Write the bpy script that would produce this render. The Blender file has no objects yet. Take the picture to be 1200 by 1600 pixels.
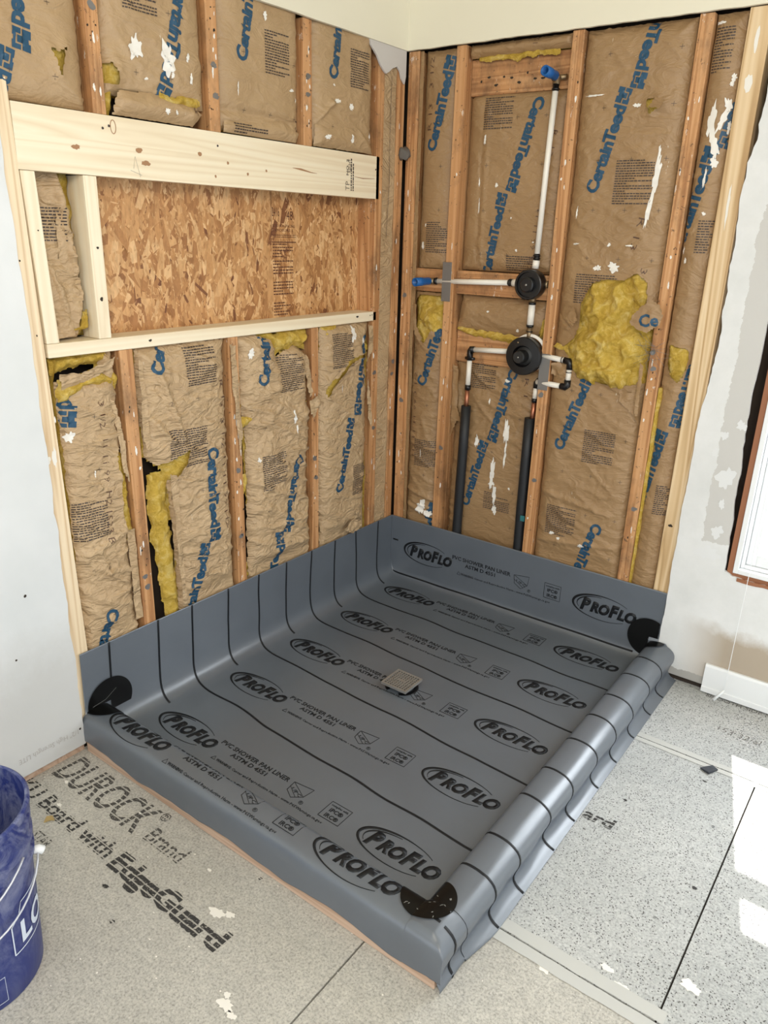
import bpy, bmesh, math, random
from mathutils import Vector, Matrix, noise

scene = bpy.context.scene
COL = scene.collection
PI = math.pi

# ---------------------------------------------------------------- camera
cam_d = bpy.data.cameras.new('camera')
cam = bpy.data.objects.new('camera', cam_d)
COL.objects.link(cam)
cam_d.sensor_fit = 'VERTICAL'
cam_d.sensor_height = 24.0
cam_d.lens = 1182.0 / 1600.0 * 24.0
cam_d.clip_start = 0.02
right = Vector((0.8006683, 0.59846877, 0.0276658))
down = Vector((0.22862851, -0.26253741, -0.93744499))
fwd = Vector((-0.55376825, 0.75690768, -0.34703241))
m = Matrix.Identity(4)
for i in range(3):
    m[i][0] = right[i]; m[i][1] = -down[i]; m[i][2] = -fwd[i]
m.translation = Vector((1.8614, -2.6029, 1.52))
cam.matrix_world = m
scene.camera = cam

# ---------------------------------------------------------------- light
world = bpy.data.worlds.new('sky'); scene.world = world
world.use_nodes = True
bg = world.node_tree.nodes['Background']
bg.inputs[0].default_value = (0.88, 0.94, 1.0, 1)
bg.inputs[1].default_value = 1.05

sun_d = bpy.data.lights.new('sun', 'SUN'); sun_d.energy = 9.0; sun_d.angle = math.radians(0.55)
sun_d.color = (1.0, 0.96, 0.9)
sun = bpy.data.objects.new('sun', sun_d); COL.objects.link(sun)
sun.rotation_euler = Vector((0.26, -1.0, -1.5)).to_track_quat('-Z', 'Y').to_euler()
sun.location = (1.0, 3.0, 4.0)

def area(name, loc, target, sx, sy, power, col):
    d = bpy.data.lights.new(name, 'AREA'); d.shape = 'RECTANGLE'; d.size = sx; d.size_y = sy
    d.energy = power; d.color = col
    o = bpy.data.objects.new(name, d); COL.objects.link(o); o.location = loc
    o.rotation_euler = (Vector(target) - Vector(loc)).to_track_quat('-Z', 'Y').to_euler()
    return o
area('window_daylight', (1.9, 0.30, 1.15), (1.5, -2.0, 0.2), 0.85, 1.1, 20, (0.86, 0.93, 1.0))
area('warm_fill_light', (2.4, -3.0, 2.45), (0.3, -0.4, 0.9), 0.7, 0.7, 26, (1.0, 0.90, 0.76))  # added warm fill from overhead, out of view, no fixture behind it

vs = scene.view_settings
vs.view_transform = 'Standard'; vs.look = 'None'; vs.gamma = 1.0; vs.exposure = 0.82
vs.use_curve_mapping = False

# ---------------------------------------------------------------- material helpers
def mat(name):
    mt = bpy.data.materials.new(name); mt.use_nodes = True
    nt = mt.node_tree; b = nt.nodes['Principled BSDF']
    return mt, nt, b
def nd(nt, t, **kw):
    n = nt.nodes.new(t)
    for k, v in kw.items():
        if k.startswith('i_'):
            key = k[2:]
            n.inputs[int(key) if key.isdigit() else key].default_value = v
        else: setattr(n, k, v)
    return n
def ramp(nt, src, stops):
    r = nt.nodes.new('ShaderNodeValToRGB'); e = r.color_ramp.elements
    while len(e) < len(stops): e.new(0.5)
    for k, (p, c) in enumerate(stops):
        e[k].position = p; e[k].color = (*c, 1) if len(c) == 3 else c
    nt.links.new(src, r.inputs[0]); return r.outputs[0]
def mix(nt, f, a, b, mode='MIX'):
    n = nt.nodes.new('ShaderNodeMix'); n.data_type = 'RGBA'; n.blend_type = mode
    for s, v in ((0, f), (6, a), (7, b)):
        if hasattr(v, 'node'): nt.links.new(v, n.inputs[s])
        else: n.inputs[s].default_value = (*v, 1) if isinstance(v, tuple) and len(v) == 3 else v
    return n.outputs[2]
def math_n(nt, op, a, b=0.0, clamp=False):
    n = nt.nodes.new('ShaderNodeMath'); n.operation = op; n.use_clamp = clamp
    for s, v in ((0, a), (1, b)):
        if hasattr(v, 'node'): nt.links.new(v, n.inputs[s])
        else: n.inputs[s].default_value = v
    return n.outputs[0]
def noise_n(nt, vec, scale, detail=3, rough=0.55, dist=0.0):
    n = nd(nt, 'ShaderNodeTexNoise'); n.inputs['Scale'].default_value = scale
    n.inputs['Detail'].default_value = detail; n.inputs['Roughness'].default_value = rough
    n.inputs['Distortion'].default_value = dist
    if vec is not None: nt.links.new(vec, n.inputs['Vector'])
    return n.outputs['Fac']
def voro_n(nt, vec, scale, out='Distance', rnd=1.0):
    n = nd(nt, 'ShaderNodeTexVoronoi'); n.inputs['Scale'].default_value = scale
    n.inputs['Randomness'].default_value = rnd
    if vec is not None: nt.links.new(vec, n.inputs['Vector'])
    return n.outputs[out]
def mapping(nt, vec, scale=(1, 1, 1), rot=(0, 0, 0), loc=(0, 0, 0)):
    n = nd(nt, 'ShaderNodeMapping'); n.inputs['Scale'].default_value = scale
    n.inputs['Rotation'].default_value = rot; n.inputs['Location'].default_value = loc
    nt.links.new(vec, n.inputs['Vector']); return n.outputs[0]
def world_co(nt):
    return nd(nt, 'ShaderNodeNewGeometry').outputs['Position']
def local_co(nt):
    o = nd(nt, 'ShaderNodeTexCoord').outputs['Object']
    r = nd(nt, 'ShaderNodeObjectInfo').outputs['Random']
    a = nd(nt, 'ShaderNodeVectorMath', operation='ADD'); nt.links.new(o, a.inputs[0])
    s = nd(nt, 'ShaderNodeVectorMath', operation='SCALE'); s.inputs[0].default_value = (7.3, 3.1, 5.7)
    nt.links.new(r, s.inputs['Scale']); nt.links.new(s.outputs[0], a.inputs[1])
    return a.outputs[0]
def bump(nt, b, h, strength=0.3, dist=0.002):
    n = nd(nt, 'ShaderNodeBump'); n.inputs['Strength'].default_value = strength
    n.inputs['Distance'].default_value = dist
    nt.links.new(h, n.inputs['Height']); nt.links.new(n.outputs[0], b.inputs['Normal'])
def simple(name, col, rough=0.6, metal=0.0, spec=0.5):
    mt, nt, b = mat(name)
    b.inputs['Base Color'].default_value = (*col, 1); b.inputs['Roughness'].default_value = rough
    b.inputs['Metallic'].default_value = metal; b.inputs['Specular IOR Level'].default_value = spec
    return mt

def wood(name, axis, c1, c2, c3, dirt=0.0, fleck=0.0, rough=0.65, scale=1.0, knots=0.0):
    mt, nt, b = mat(name)
    co = local_co(nt)
    st = [1, 1, 1]; st[axis] = 0.028
    v = mapping(nt, co, tuple(s * scale for s in st))
    n1 = noise_n(nt, v, 20, 2, 0.5, 0.5)
    w = nd(nt, 'ShaderNodeTexNoise'); w.inputs['Scale'].default_value = 75; w.inputs['Detail'].default_value = 3
    nt.links.new(v, w.inputs['Vector'])
    g = math_n(nt, 'MULTIPLY', n1, 7.0); g = math_n(nt, 'FRACT', g)
    g = math_n(nt, 'ABSOLUTE', math_n(nt, 'SUBTRACT', g, 0.5)); g = math_n(nt, 'MULTIPLY', g, 2.0)
    gg = math_n(nt, 'ADD', math_n(nt, 'MULTIPLY', g, 0.55), math_n(nt, 'MULTIPLY', w.outputs['Fac'], 0.45))
    col = ramp(nt, gg, [(0.15, c1), (0.5, c2), (0.85, c3)])
    if knots:
        vk = mapping(nt, co, tuple((0.55 if k == axis else 1.0) for k in range(3)))
        d = voro_n(nt, vk, 7.0)
        kf = math_n(nt, 'LESS_THAN', math_n(nt, 'ADD', d, math_n(nt, 'MULTIPLY', n1, 0.05)), 0.085)
        col = mix(nt, math_n(nt, 'MULTIPLY', kf, knots), col, (0.20, 0.085, 0.03))
    if dirt:
        dn = noise_n(nt, mapping(nt, co, (1, 1, 0.5)), 9, 5, 0.7)
        df = ramp(nt, dn, [(0.50, (0, 0, 0)), (0.70, (1, 1, 1))])
        col = mix(nt, math_n(nt, 'MULTIPLY', df, dirt), col, (0.06, 0.035, 0.02))
        dn2 = noise_n(nt, co, 60, 3, 0.7)
        df2 = math_n(nt, 'GREATER_THAN', dn2, 0.655)
        col = mix(nt, math_n(nt, 'MULTIPLY', df2, dirt), col, (0.05, 0.03, 0.02))
    if fleck:
        fn = noise_n(nt, mapping(nt, co, (1, 1, 0.4), loc=(3, 1, 2)), 48, 4, 0.75)
        ff = math_n(nt, 'GREATER_THAN', fn, 0.665)
        col = mix(nt, math_n(nt, 'MULTIPLY', ff, fleck), col, (0.75, 0.70, 0.62))
    nt.links.new(col, b.inputs['Base Color']); b.inputs['Roughness'].default_value = rough
    bump(nt, b, gg, 0.25, 0.001)
    return mt

OLD = {}; NEW = {}
for ax in range(3):
    OLD[ax] = wood('aged_stud_wood_%d' % ax, ax, (0.34, 0.150, 0.055), (0.50, 0.250, 0.100), (0.62, 0.345, 0.160), dirt=0.6, fleck=0.55)
    NEW[ax] = wood('new_pine_wood_%d' % ax, ax, (0.60, 0.42, 0.24), (0.76, 0.60, 0.40), (0.84, 0.70, 0.50), knots=0.0, rough=0.55)
CREAM = wood('whitewood_header', 1, (0.74, 0.61, 0.42), (0.81, 0.70, 0.51), (0.84, 0.75, 0.57), rough=0.5, scale=.8)
CREAMZ = wood('whitewood_upright', 2, (0.74, 0.61, 0.42), (0.81, 0.70, 0.51), (0.84, 0.75, 0.57), rough=0.5)
GRAINY = wood('flat_grain_pine', 2, (0.42, 0.25, 0.10), (0.66, 0.47, 0.26), (0.78, 0.61, 0.39), rough=0.55, scale=0.8)
CURB = wood('curb_lumber', 0, (0.42, 0.27, 0.18), (0.52, 0.36, 0.26), (0.58, 0.42, 0.31), rough=0.6)

def kraft_mat(name, c_lo, c_hi, fleck=0.5, rough=0.5, bstr=0.5):
    mt, nt, b = mat(name)
    co = world_co(nt)
    n = noise_n(nt, co, 5, 5, 0.6); n2 = noise_n(nt, co, 300, 2, 0.6)
    col = ramp(nt, n, [(0.3, c_lo), (0.7, c_hi)])
    col = mix(nt, 0.25, col, ramp(nt, n2, [(0.3, c_lo), (0.7, c_hi)]))
    # vertical mortar flecks left by the demolished wall
    v = mapping(nt, co, (1, 1, 0.16))
    f1 = math_n(nt, 'GREATER_THAN', noise_n(nt, v, 46, 4, 0.8), 0.705)
    f2 = math_n(nt, 'GREATER_THAN', noise_n(nt, co, 70, 3, 0.8), 0.735)
    f = math_n(nt, 'MAXIMUM', f1, f2)
    col = mix(nt, math_n(nt, 'MULTIPLY', f, fleck), col, (0.72, 0.64, 0.52))
    # faint rub marks
    r = ramp(nt, noise_n(nt, mapping(nt, co, (1, 1, 2.2)), 4, 6, 0.75), [(0.62, (0, 0, 0)), (0.8, (1, 1, 1))])
    col = mix(nt, math_n(nt, 'MULTIPLY', r, 0.35), col, (0.62, 0.52, 0.38))
    nt.links.new(col, b.inputs['Base Color']); b.inputs['Roughness'].default_value = rough
    def ridge(vec, sc, dist):
        n_ = math_n(nt, 'ABSOLUTE', math_n(nt, 'SUBTRACT', noise_n(nt, vec, sc, 3, 0.55, dist), 0.5))
        return math_n(nt, 'SUBTRACT', 1.0, math_n(nt, 'MULTIPLY', n_, 4.0), True)
    h = math_n(nt, 'ADD', ridge(mapping(nt, co, (1, 1, 2.0)), 8.5, 1.4), math_n(nt, 'MULTIPLY', ridge(mapping(nt, co, (1, 1, 1.4), loc=(3, 1, 1)), 21, 1.0), 0.30))
    h = math_n(nt, 'ADD', h, math_n(nt, 'MULTIPLY', noise_n(nt, co, 150, 3, .7), 0.10))
    bump(nt, b, h, bstr, 0.009)
    return mt
KRAFT = kraft_mat('kraft_paper_back_shaded', (0.280, 0.168, 0.075), (0.365, 0.230, 0.112), 0.7, bstr=.35)  # same paper, darkened in colour for the less lit back wall
KRAFTL = kraft_mat('kraft_paper_left_lit', (0.42, 0.285, 0.155), (0.52, 0.368, 0.212), 0.45, bstr=.75)  # same paper, window light on the left wall put into its colour
KRAFTU = kraft_mat('kraft_paper_upper', (0.36, 0.235, 0.118), (0.45, 0.308, 0.168), 0.5, bstr=.32)  # same paper again, tone between the shaded and lit copies
BLUE = simple('blue_ink', (0.011, 0.062, 0.122), 0.55)
DKINK = simple('dark_print_ink', (0.055, 0.040, 0.035), 0.6)
STAMP = simple('dot_stamp_ink', (0.10, 0.05, 0.03), 0.6)
PLASTER = simple('plaster_white', (0.80, 0.77, 0.71), 0.7)
KLINE = simple('kraft_line', (0.50, 0.42, 0.30), 0.6)

def fiber_mat():
    mt, nt, b = mat('fiberglass_yellow'); co = world_co(nt)
    n = noise_n(nt, co, 22, 6, 0.7, 1.5)
    n2 = noise_n(nt, co, 9, 3, 0.6)
    col = ramp(nt, n, [(0.25, (0.46, 0.28, 0.035)), (0.5, (0.70, 0.47, 0.090)), (0.72, (0.86, 0.68, 0.26))])
    col = mix(nt, ramp(nt, n2, [(0.55, (0, 0, 0)), (0.8, (0.5, 0.5, 0.5))]), col, (0.56, 0.37, 0.05))
    nt.links.new(col, b.inputs['Base Color']); b.inputs['Roughness'].default_value = 0.95
    b.inputs['Specular IOR Level'].default_value = 0.1
    bump(nt, b, math_n(nt, 'ADD', noise_n(nt, co, 150, 5, 0.8, 1.5), math_n(nt, 'MULTIPLY', noise_n(nt, co, 38, 4, 0.7, 2.0), 1.6)), 0.9, 0.006)
    return mt
FIBER = fiber_mat()

def liner_mat():
    mt, nt, b = mat('grey_pvc_liner'); co = world_co(nt)
    n = noise_n(nt, co, 3, 4, 0.6)
    col = ramp(nt, n, [(0.3, (0.100, 0.115, 0.137)), (0.7, (0.116, 0.134, 0.159))])
    nt.links.new(col, b.inputs['Base Color'])
    rr = ramp(nt, noise_n(nt, co, 6, 4, 0.6), [(0.3, (0.31,) * 3), (0.7, (0.35,) * 3)])
    nt.links.new(rr, b.inputs['Roughness'])
    b.inputs['Specular IOR Level'].default_value = 1.0
    return mt
LINER = liner_mat()
LINK = simple('liner_black_print', (0.008, 0.009, 0.011), 0.45, 0, .3)
PATCH = simple('black_vinyl_patch', (0.003, 0.003, 0.003), 0.30, 0, .3)

def cement_mat():
    mt, nt, b = mat('cement_board'); co = world_co(nt)
    n = noise_n(nt, co, 2.2, 5, 0.6); f = noise_n(nt, co, 170, 3, 0.7); g = noise_n(nt, co, 45, 4, 0.7)
    sep = nd(nt, 'ShaderNodeSeparateXYZ'); nt.links.new(co, sep.inputs[0])
    # near board is a warmer, finer face; the boards by the window are greyer with open pores
    rgt = math_n(nt, 'MULTIPLY', math_n(nt, 'GREATER_THAN', sep.outputs[0], 1.20), math_n(nt, 'GREATER_THAN', sep.outputs[1], -1.357))
    base = mix(nt, rgt, ramp(nt, n, [(0.3, (0.43, 0.410, 0.370)), (0.7, (0.53, 0.510, 0.465))]),
               ramp(nt, n, [(0.3, (0.41, 0.42, 0.415)), (0.7, (0.51, 0.515, 0.505))]))
    base = mix(nt, 0.8, base, ramp(nt, f, [(0.3, (0.48, 0.48, 0.48)), (0.52, (1, 1, 1)), (0.75, (1.25, 1.25, 1.25))]), 'MULTIPLY')
    base = mix(nt, 0.7, base, ramp(nt, g, [(0.3, (0.8, 0.8, 0.8)), (0.7, (1.12, 1.12, 1.1))]), 'MULTIPLY')
    d = voro_n(nt, co, 150)
    keep = math_n(nt, 'GREATER_THAN', noise_n(nt, co, 33, 2, 0.6), 0.45)
    pores = math_n(nt, 'MULTIPLY', math_n(nt, 'LESS_THAN', d, 0.26), keep)
    pores = math_n(nt, 'MULTIPLY', pores, math_n(nt, 'ADD', math_n(nt, 'MULTIPLY', rgt, 0.70), 0.20))
    base = mix(nt, pores, base, (0.07, 0.065, 0.06))
    lt = math_n(nt, 'LESS_THAN', voro_n(nt, mapping(nt, co, loc=(5, 3, 1)), 60), 0.09)
    base = mix(nt, math_n(nt, 'MULTIPLY', lt, 0.5), base, (0.72, 0.70, 0.66))
    nt.links.new(base, b.inputs['Base Color']); b.inputs['Roughness'].default_value = 0.85
    h = math_n(nt, 'SUBTRACT', math_n(nt, 'ADD', f, math_n(nt, 'MULTIPLY', g, 0.6)), pores)
    bump(nt, b, h, 0.5, 0.002)
    return mt
CEMENT = cement_mat()
def worn_ink(name, col, thr, stripe):
    mt, nt, b = mat(name); co = world_co(nt)
    b.inputs['Base Color'].default_value = (*col, 1); b.inputs['Roughness'].default_value = 0.8
    n = noise_n(nt, co, 240, 3, 0.8)
    a = math_n(nt, 'GREATER_THAN', n, thr)
    if stripe:
        sep = nd(nt, 'ShaderNodeSeparateXYZ'); nt.links.new(co, sep.inputs[0])
        w = math_n(nt, 'FRACT', math_n(nt, 'MULTIPLY', math_n(nt, 'ADD', sep.outputs[1], math_n(nt, 'MULTIPLY', noise_n(nt, co, 20), 0.004)), stripe))
        a = math_n(nt, 'MULTIPLY', a, math_n(nt, 'GREATER_THAN', w, 0.24))
    nt.links.new(a, b.inputs['Alpha']); return mt
FINK = worn_ink('worn_floor_ink', (0.07, 0.065, 0.06), 0.42, 62)
FINKD = worn_ink('worn_floor_ink_dark', (0.035, 0.033, 0.032), 0.38, 70)
FINKL = worn_ink('worn_floor_ink_light', (0.17, 0.16, 0.15), 0.45, 0)
PENCIL = worn_ink('pale_board_print', (0.42, 0.40, 0.38), 0.40, 0)
TAPE = simple('pale_thinset', (0.49, 0.49, 0.465), 0.8)
SPACKLE = simple('white_spackle', (0.72, 0.73, 0.73), 0.7)

def wall_mats():
    out = []
    mt, nt, b = mat('primer_white_left'); co = world_co(nt)
    n = noise_n(nt, co, 2.5, 4, 0.6)
    col = ramp(nt, n, [(0.35, (0.62, 0.64, 0.645)), (0.65, (0.70, 0.715, 0.72))])
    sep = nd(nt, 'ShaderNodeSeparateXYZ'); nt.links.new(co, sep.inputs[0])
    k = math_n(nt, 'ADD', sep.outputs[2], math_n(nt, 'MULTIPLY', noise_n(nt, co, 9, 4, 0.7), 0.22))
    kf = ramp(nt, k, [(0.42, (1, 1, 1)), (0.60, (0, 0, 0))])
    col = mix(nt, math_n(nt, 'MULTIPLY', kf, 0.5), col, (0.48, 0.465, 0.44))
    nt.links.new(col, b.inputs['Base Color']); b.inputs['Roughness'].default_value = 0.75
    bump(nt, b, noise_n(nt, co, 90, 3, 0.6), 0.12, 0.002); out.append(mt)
    # back wall: primer, a broad grey filled area beside the window, old tan paint low down
    mt, nt, b = mat('primer_patchy_back'); co = world_co(nt)
    sep = nd(nt, 'ShaderNodeSeparateXYZ'); nt.links.new(co, sep.inputs[0])
    X, Z = sep.outputs[0], sep.outputs[2]
    wob = math_n(nt, 'MULTIPLY', math_n(nt, 'SUBTRACT', noise_n(nt, co, 14, 5, 0.7), 0.5), 0.05)
    wob2 = math_n(nt, 'MULTIPLY', math_n(nt, 'SUBTRACT', noise_n(nt, mapping(nt, co, loc=(2, 2, 2)), 5, 5, 0.7), 0.5), 0.16)
    col = ramp(nt, noise_n(nt, co, 6, 5, 0.65), [(0.3, (0.66, 0.67, 0.66)), (0.7, (0.76, 0.765, 0.76))])
    gx = math_n(nt, 'GREATER_THAN', math_n(nt, 'ADD', X, wob), 1.318)
    gz = math_n(nt, 'MULTIPLY', math_n(nt, 'GREATER_THAN', math_n(nt, 'ADD', Z, wob), 0.56), math_n(nt, 'LESS_THAN', math_n(nt, 'ADD', Z, wob), 1.62))
    col = mix(nt, math_n(nt, 'MULTIPLY', gx, gz), col, (0.57, 0.56, 0.535))
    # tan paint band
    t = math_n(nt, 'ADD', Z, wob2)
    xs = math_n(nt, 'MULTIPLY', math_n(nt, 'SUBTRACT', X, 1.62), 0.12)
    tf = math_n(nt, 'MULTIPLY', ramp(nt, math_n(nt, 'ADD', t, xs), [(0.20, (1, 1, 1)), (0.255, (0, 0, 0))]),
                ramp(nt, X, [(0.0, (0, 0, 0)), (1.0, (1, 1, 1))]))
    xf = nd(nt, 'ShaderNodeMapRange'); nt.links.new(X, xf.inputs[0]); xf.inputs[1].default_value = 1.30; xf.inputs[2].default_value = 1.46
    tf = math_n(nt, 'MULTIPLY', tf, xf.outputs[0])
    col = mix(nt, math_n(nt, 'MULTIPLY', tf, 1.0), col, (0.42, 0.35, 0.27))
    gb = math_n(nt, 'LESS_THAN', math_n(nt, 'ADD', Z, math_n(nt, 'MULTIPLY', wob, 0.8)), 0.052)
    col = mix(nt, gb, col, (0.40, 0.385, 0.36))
    nt.links.new(col, b.inputs['Base Color']); b.inputs['Roughness'].default_value = 0.7
    bump(nt, b, noise_n(nt, co, 60, 5, 0.7), 0.25, 0.002); out.append(mt)
    return out
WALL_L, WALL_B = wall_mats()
PAINT = simple('cream_paint', (0.76, 0.72, 0.58), 0.6)
GYP = simple('torn_gypsum_paper', (0.56, 0.53, 0.50), 0.85)
DARK = simple('dark_sheathing', (0.035, 0.024, 0.016), 0.9)
BROWN = simple('brown_jamb_wood', (0.30, 0.12, 0.055), 0.6)
VINYL = simple('white_vinyl', (0.80, 0.82, 0.83), 0.35)
WHITEP = simple('white_pex', (0.80, 0.76, 0.68), 0.4)
BLACKP = simple('black_plastic', (0.006, 0.006, 0.007), 0.32)
BLUEP = simple('blue_plastic_cap', (0.005, 0.10, 0.33), 0.4)
FOAM = simple('black_foam_sleeve', (0.010, 0.011, 0.013), 0.55)
COPPER = simple('copper', (0.45, 0.19, 0.11), 0.38, 0.9)
BRASS = simple('tarnished_brass', (0.30, 0.22, 0.13), 0.45, 0.8)
STEEL = simple('galvanised_steel', (0.23, 0.22, 0.21), 0.5, 0.6)
CHROME = simple('brushed_steel', (0.38, 0.37, 0.35), 0.36, 0.6)
TEAL = simple('teal_tape', (0.02, 0.14, 0.15), 0.6)

# ---------------------------------------------------------------- mesh helpers
class MB:
    def __init__(s): s.v = []; s.f = []; s.m = []
    def add(s, vs, fs, mi=0):
        o = len(s.v); s.v += [tuple(v) for v in vs]
        for f in fs: s.f.append(tuple(i + o for i in f)); s.m.append(mi)
    def box(s, a, b, mi=0):
        x0, y0, z0 = a; x1, y1, z1 = b
        s.add([(x0,y0,z0),(x1,y0,z0),(x1,y1,z0),(x0,y1,z0),(x0,y0,z1),(x1,y0,z1),(x1,y1,z1),(x0,y1,z1)],
              [(0,3,2,1),(4,5,6,7),(0,1,5,4),(1,2,6,5),(2,3,7,6),(3,0,4,7)], mi)
    def tube(s, pts, r, n=14, mi=0, caps=True):
        pts = [Vector(p) for p in pts]; rs = r if isinstance(r, list) else [r] * len(pts)
        rings = []; t = (pts[1] - pts[0]).normalized()
        up = Vector((0, 0, 1)) if abs(t.z) < 0.9 else Vector((1, 0, 0))
        a = t.cross(up).normalized()
        for i, p in enumerate(pts):
            t = ((pts[min(i + 1, len(pts) - 1)] - pts[max(i - 1, 0)])).normalized()
            a = (a - t * a.dot(t)).normalized(); b = t.cross(a)
            rings.append([p + (a * math.cos(2*PI*k/n) + b * math.sin(2*PI*k/n)) * rs[i] for k in range(n)])
        vs = [q for rg in rings for q in rg]; fs = []
        for i in range(len(pts) - 1):
            for k in range(n):
                fs.append((i*n+k, i*n+(k+1) % n, (i+1)*n+(k+1) % n, (i+1)*n+k))
        if caps:
            fs.append(tuple(range(n))[::-1]); fs.append(tuple((len(pts)-1)*n + k for k in range(n)))
        s.add(vs, fs, mi)
    def lathe(s, org, axis, prof, n=40, mi=0):
        org = Vector(org); ax = Vector(axis).normalized()
        up = Vector((0, 0, 1)) if abs(ax.z) < 0.9 else Vector((1, 0, 0))
        a = ax.cross(up).normalized(); b = ax.cross(a)
        vs = []; fs = []
        for (r, h) in prof:
            for k in range(n):
                vs.append(org + ax * h + (a * math.cos(2*PI*k/n) + b * math.sin(2*PI*k/n)) * r)
        for i in range(len(prof) - 1):
            for k in range(n):
                fs.append((i*n+k, i*n+(k+1) % n, (i+1)*n+(k+1) % n, (i+1)*n+k))
        s.add(vs, fs, mi)

def build(name, mb, mats, parent=None, smooth=False, base=None, bevel=0.0, fixn=True):
    xs = [v[0] for v in mb.v]; ys = [v[1] for v in mb.v]; zs = [v[2] for v in mb.v]
    if parent is not None: org = Vector((0, 0, 0)) + parent.location
    else: org = Vector(((min(xs)+max(xs))/2, (min(ys)+max(ys))/2, min(zs))) if base is None else Vector(base)
    me = bpy.data.meshes.new(name)
    me.from_pydata([(v[0]-org.x, v[1]-org.y, v[2]-org.z) for v in mb.v], [], mb.f)
    if not isinstance(mats, (list, tuple)): mats = [mats]
    for k in mats: me.materials.append(k)
    me.polygons.foreach_set('material_index', mb.m)
    if fixn:
        bm = bmesh.new(); bm.from_mesh(me); bmesh.ops.recalc_face_normals(bm, faces=bm.faces); bm.to_mesh(me); bm.free()
    if smooth: me.polygons.foreach_set('use_smooth', [True] * len(me.polygons))
    me.update()
    o = bpy.data.objects.new(name, me); COL.objects.link(o)
    if parent is not None: o.parent = parent
    else: o.location = org
    if bevel:
        md = o.modifiers.new('bevel', 'BEVEL'); md.width = bevel; md.segments = 2; md.limit_method = 'ANGLE'; md.angle_limit = math.radians(50)
    return o
def tag(o, label=None, cat=None, group=None, kind=None):
    if label: o['label'] = label
    if cat: o['category'] = cat
    if group: o['group'] = group
    if kind: o['kind'] = kind
    return o
def thing(name, loc, label, cat, group=None):
    o = bpy.data.objects.new(name, None); o.empty_display_size = 0.05
    COL.objects.link(o); o.location = loc
    bpy.context.view_layer.update()
    return tag(o, label, cat, group)

# wall coordinates: a runs to the right along the wall, z up, o out of the wall into the room
def Wp(side, a, z, o):
    return (a, -o, z) if side == 'B' else (o, a, z)
def wbox(mb, side, a0, a1, z0, z1, o0, o1, mi=0, slant=(0, 0)):
    # slant = shift of a at the top (left edge, right edge)
    P = [(a0, z0, o0), (a1, z0, o0), (a1, z0, o1), (a0, z0, o1),
         (a0+slant[0], z1, o0), (a1+slant[1], z1, o0), (a1+slant[1], z1, o1), (a0+slant[0], z1, o1)]
    mb.add([Wp(side, p[0], p[1], p[2]) for p in P],
           [(0,3,2,1),(4,5,6,7),(0,1,5,4),(1,2,6,5),(2,3,7,6),(3,0,4,7)], mi)

# ---------------------------------------------------------------- text and 2D shapes
_tc = {}
def text2d(body, bold=0.0, shear=0.0, res=2, space=1.0):
    key = (body, bold, shear, res, space)
    if key in _tc: return _tc[key]
    c = bpy.data.curves.new('lettering', 'FONT'); c.body = body; c.size = 1; c.offset = bold
    c.shear = shear; c.resolution_u = res; c.space_character = space; c.fill_mode = 'BOTH'
    o = bpy.data.objects.new('lettering', c); COL.objects.link(o)
    bpy.context.view_layer.update()
    me = bpy.data.meshes.new_from_object(o)
    v = [(q.co.x, q.co.y) for q in me.vertices]
    me.calc_loop_triangles()
    f = [tuple(t.vertices) for t in me.loop_triangles]
    bpy.data.objects.remove(o); bpy.data.curves.remove(c); bpy.data.meshes.remove(me)
    x0 = min(q[0] for q in v)
    v = [(q[0]-x0, q[1]) for q in v]
    w = max(q[0] for q in v)
    _tc[key] = (v, f, w); return _tc[key]
CAPH = 0.73
def place_text(body, x, y, w, h, ang=0, bold=0.02, shear=0.0, res=2, space=1.0, valign=0.5):
    """text fitted to width w and cap height h; (x,y) = left end on the centre line"""
    v, f, tw = text2d(body, bold, shear, res, space)
    sx = w / tw; sy = h / CAPH
    c, s = math.cos(ang), math.sin(ang); out = []
    for (px, py) in v:
        qx = px * sx; qy = py * sy - valign * h
        out.append((x + qx*c - qy*s, y + qx*s + qy*c))
    return out, f
def tri_split(v, f, L):
    v = list(v); out = []; cache = {}
    st = [t for t in f]
    def mid(i, j):
        k = (i, j) if i < j else (j, i)
        if k not in cache:
            v.append(((v[i][0]+v[j][0])/2, (v[i][1]+v[j][1])/2)); cache[k] = len(v)-1
        return cache[k]
    L2 = L*L
    while st:
        a, b, c = st.pop()
        d = [(v[a][0]-v[b][0])**2+(v[a][1]-v[b][1])**2, (v[b][0]-v[c][0])**2+(v[b][1]-v[c][1])**2, (v[c][0]-v[a][0])**2+(v[c][1]-v[a][1])**2]
        m_ = max(d)
        if m_ < L2: out.append((a, b, c)); continue
        k = d.index(m_)
        if k == 1: a, b, c = b, c, a
        elif k == 2: a, b, c = c, a, b
        q = mid(a, b); st.append((a, q, c)); st.append((q, b, c))
    return v, out
def decal(mb, shape, surf, mi, L=0.008):
    v, f = shape
    tris = []
    for q in f:
        for k in range(1, len(q)-1): tris.append((q[0], q[k], q[k+1]))
    v, f = tri_split(v, tris, L)
    pts = [surf(p[0], p[1]) for p in v]
    ok = [p is not None for p in pts]
    f = [t for t in f if ok[t[0]] and ok[t[1]] and ok[t[2]]]
    mb.add([p if p is not None else (0, 0, -0.0) for p in pts], f, mi) if False else _add_used(mb, pts, f, mi)
def _add_used(mb, pts, f, mi):
    used = {}; vs = []; fs = []
    for t in f:
        n = []
        for i in t:
            if i not in used: used[i] = len(vs); vs.append(pts[i])
            n.append(used[i])
        fs.append(tuple(n))
    mb.add(vs, fs, mi)
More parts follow.
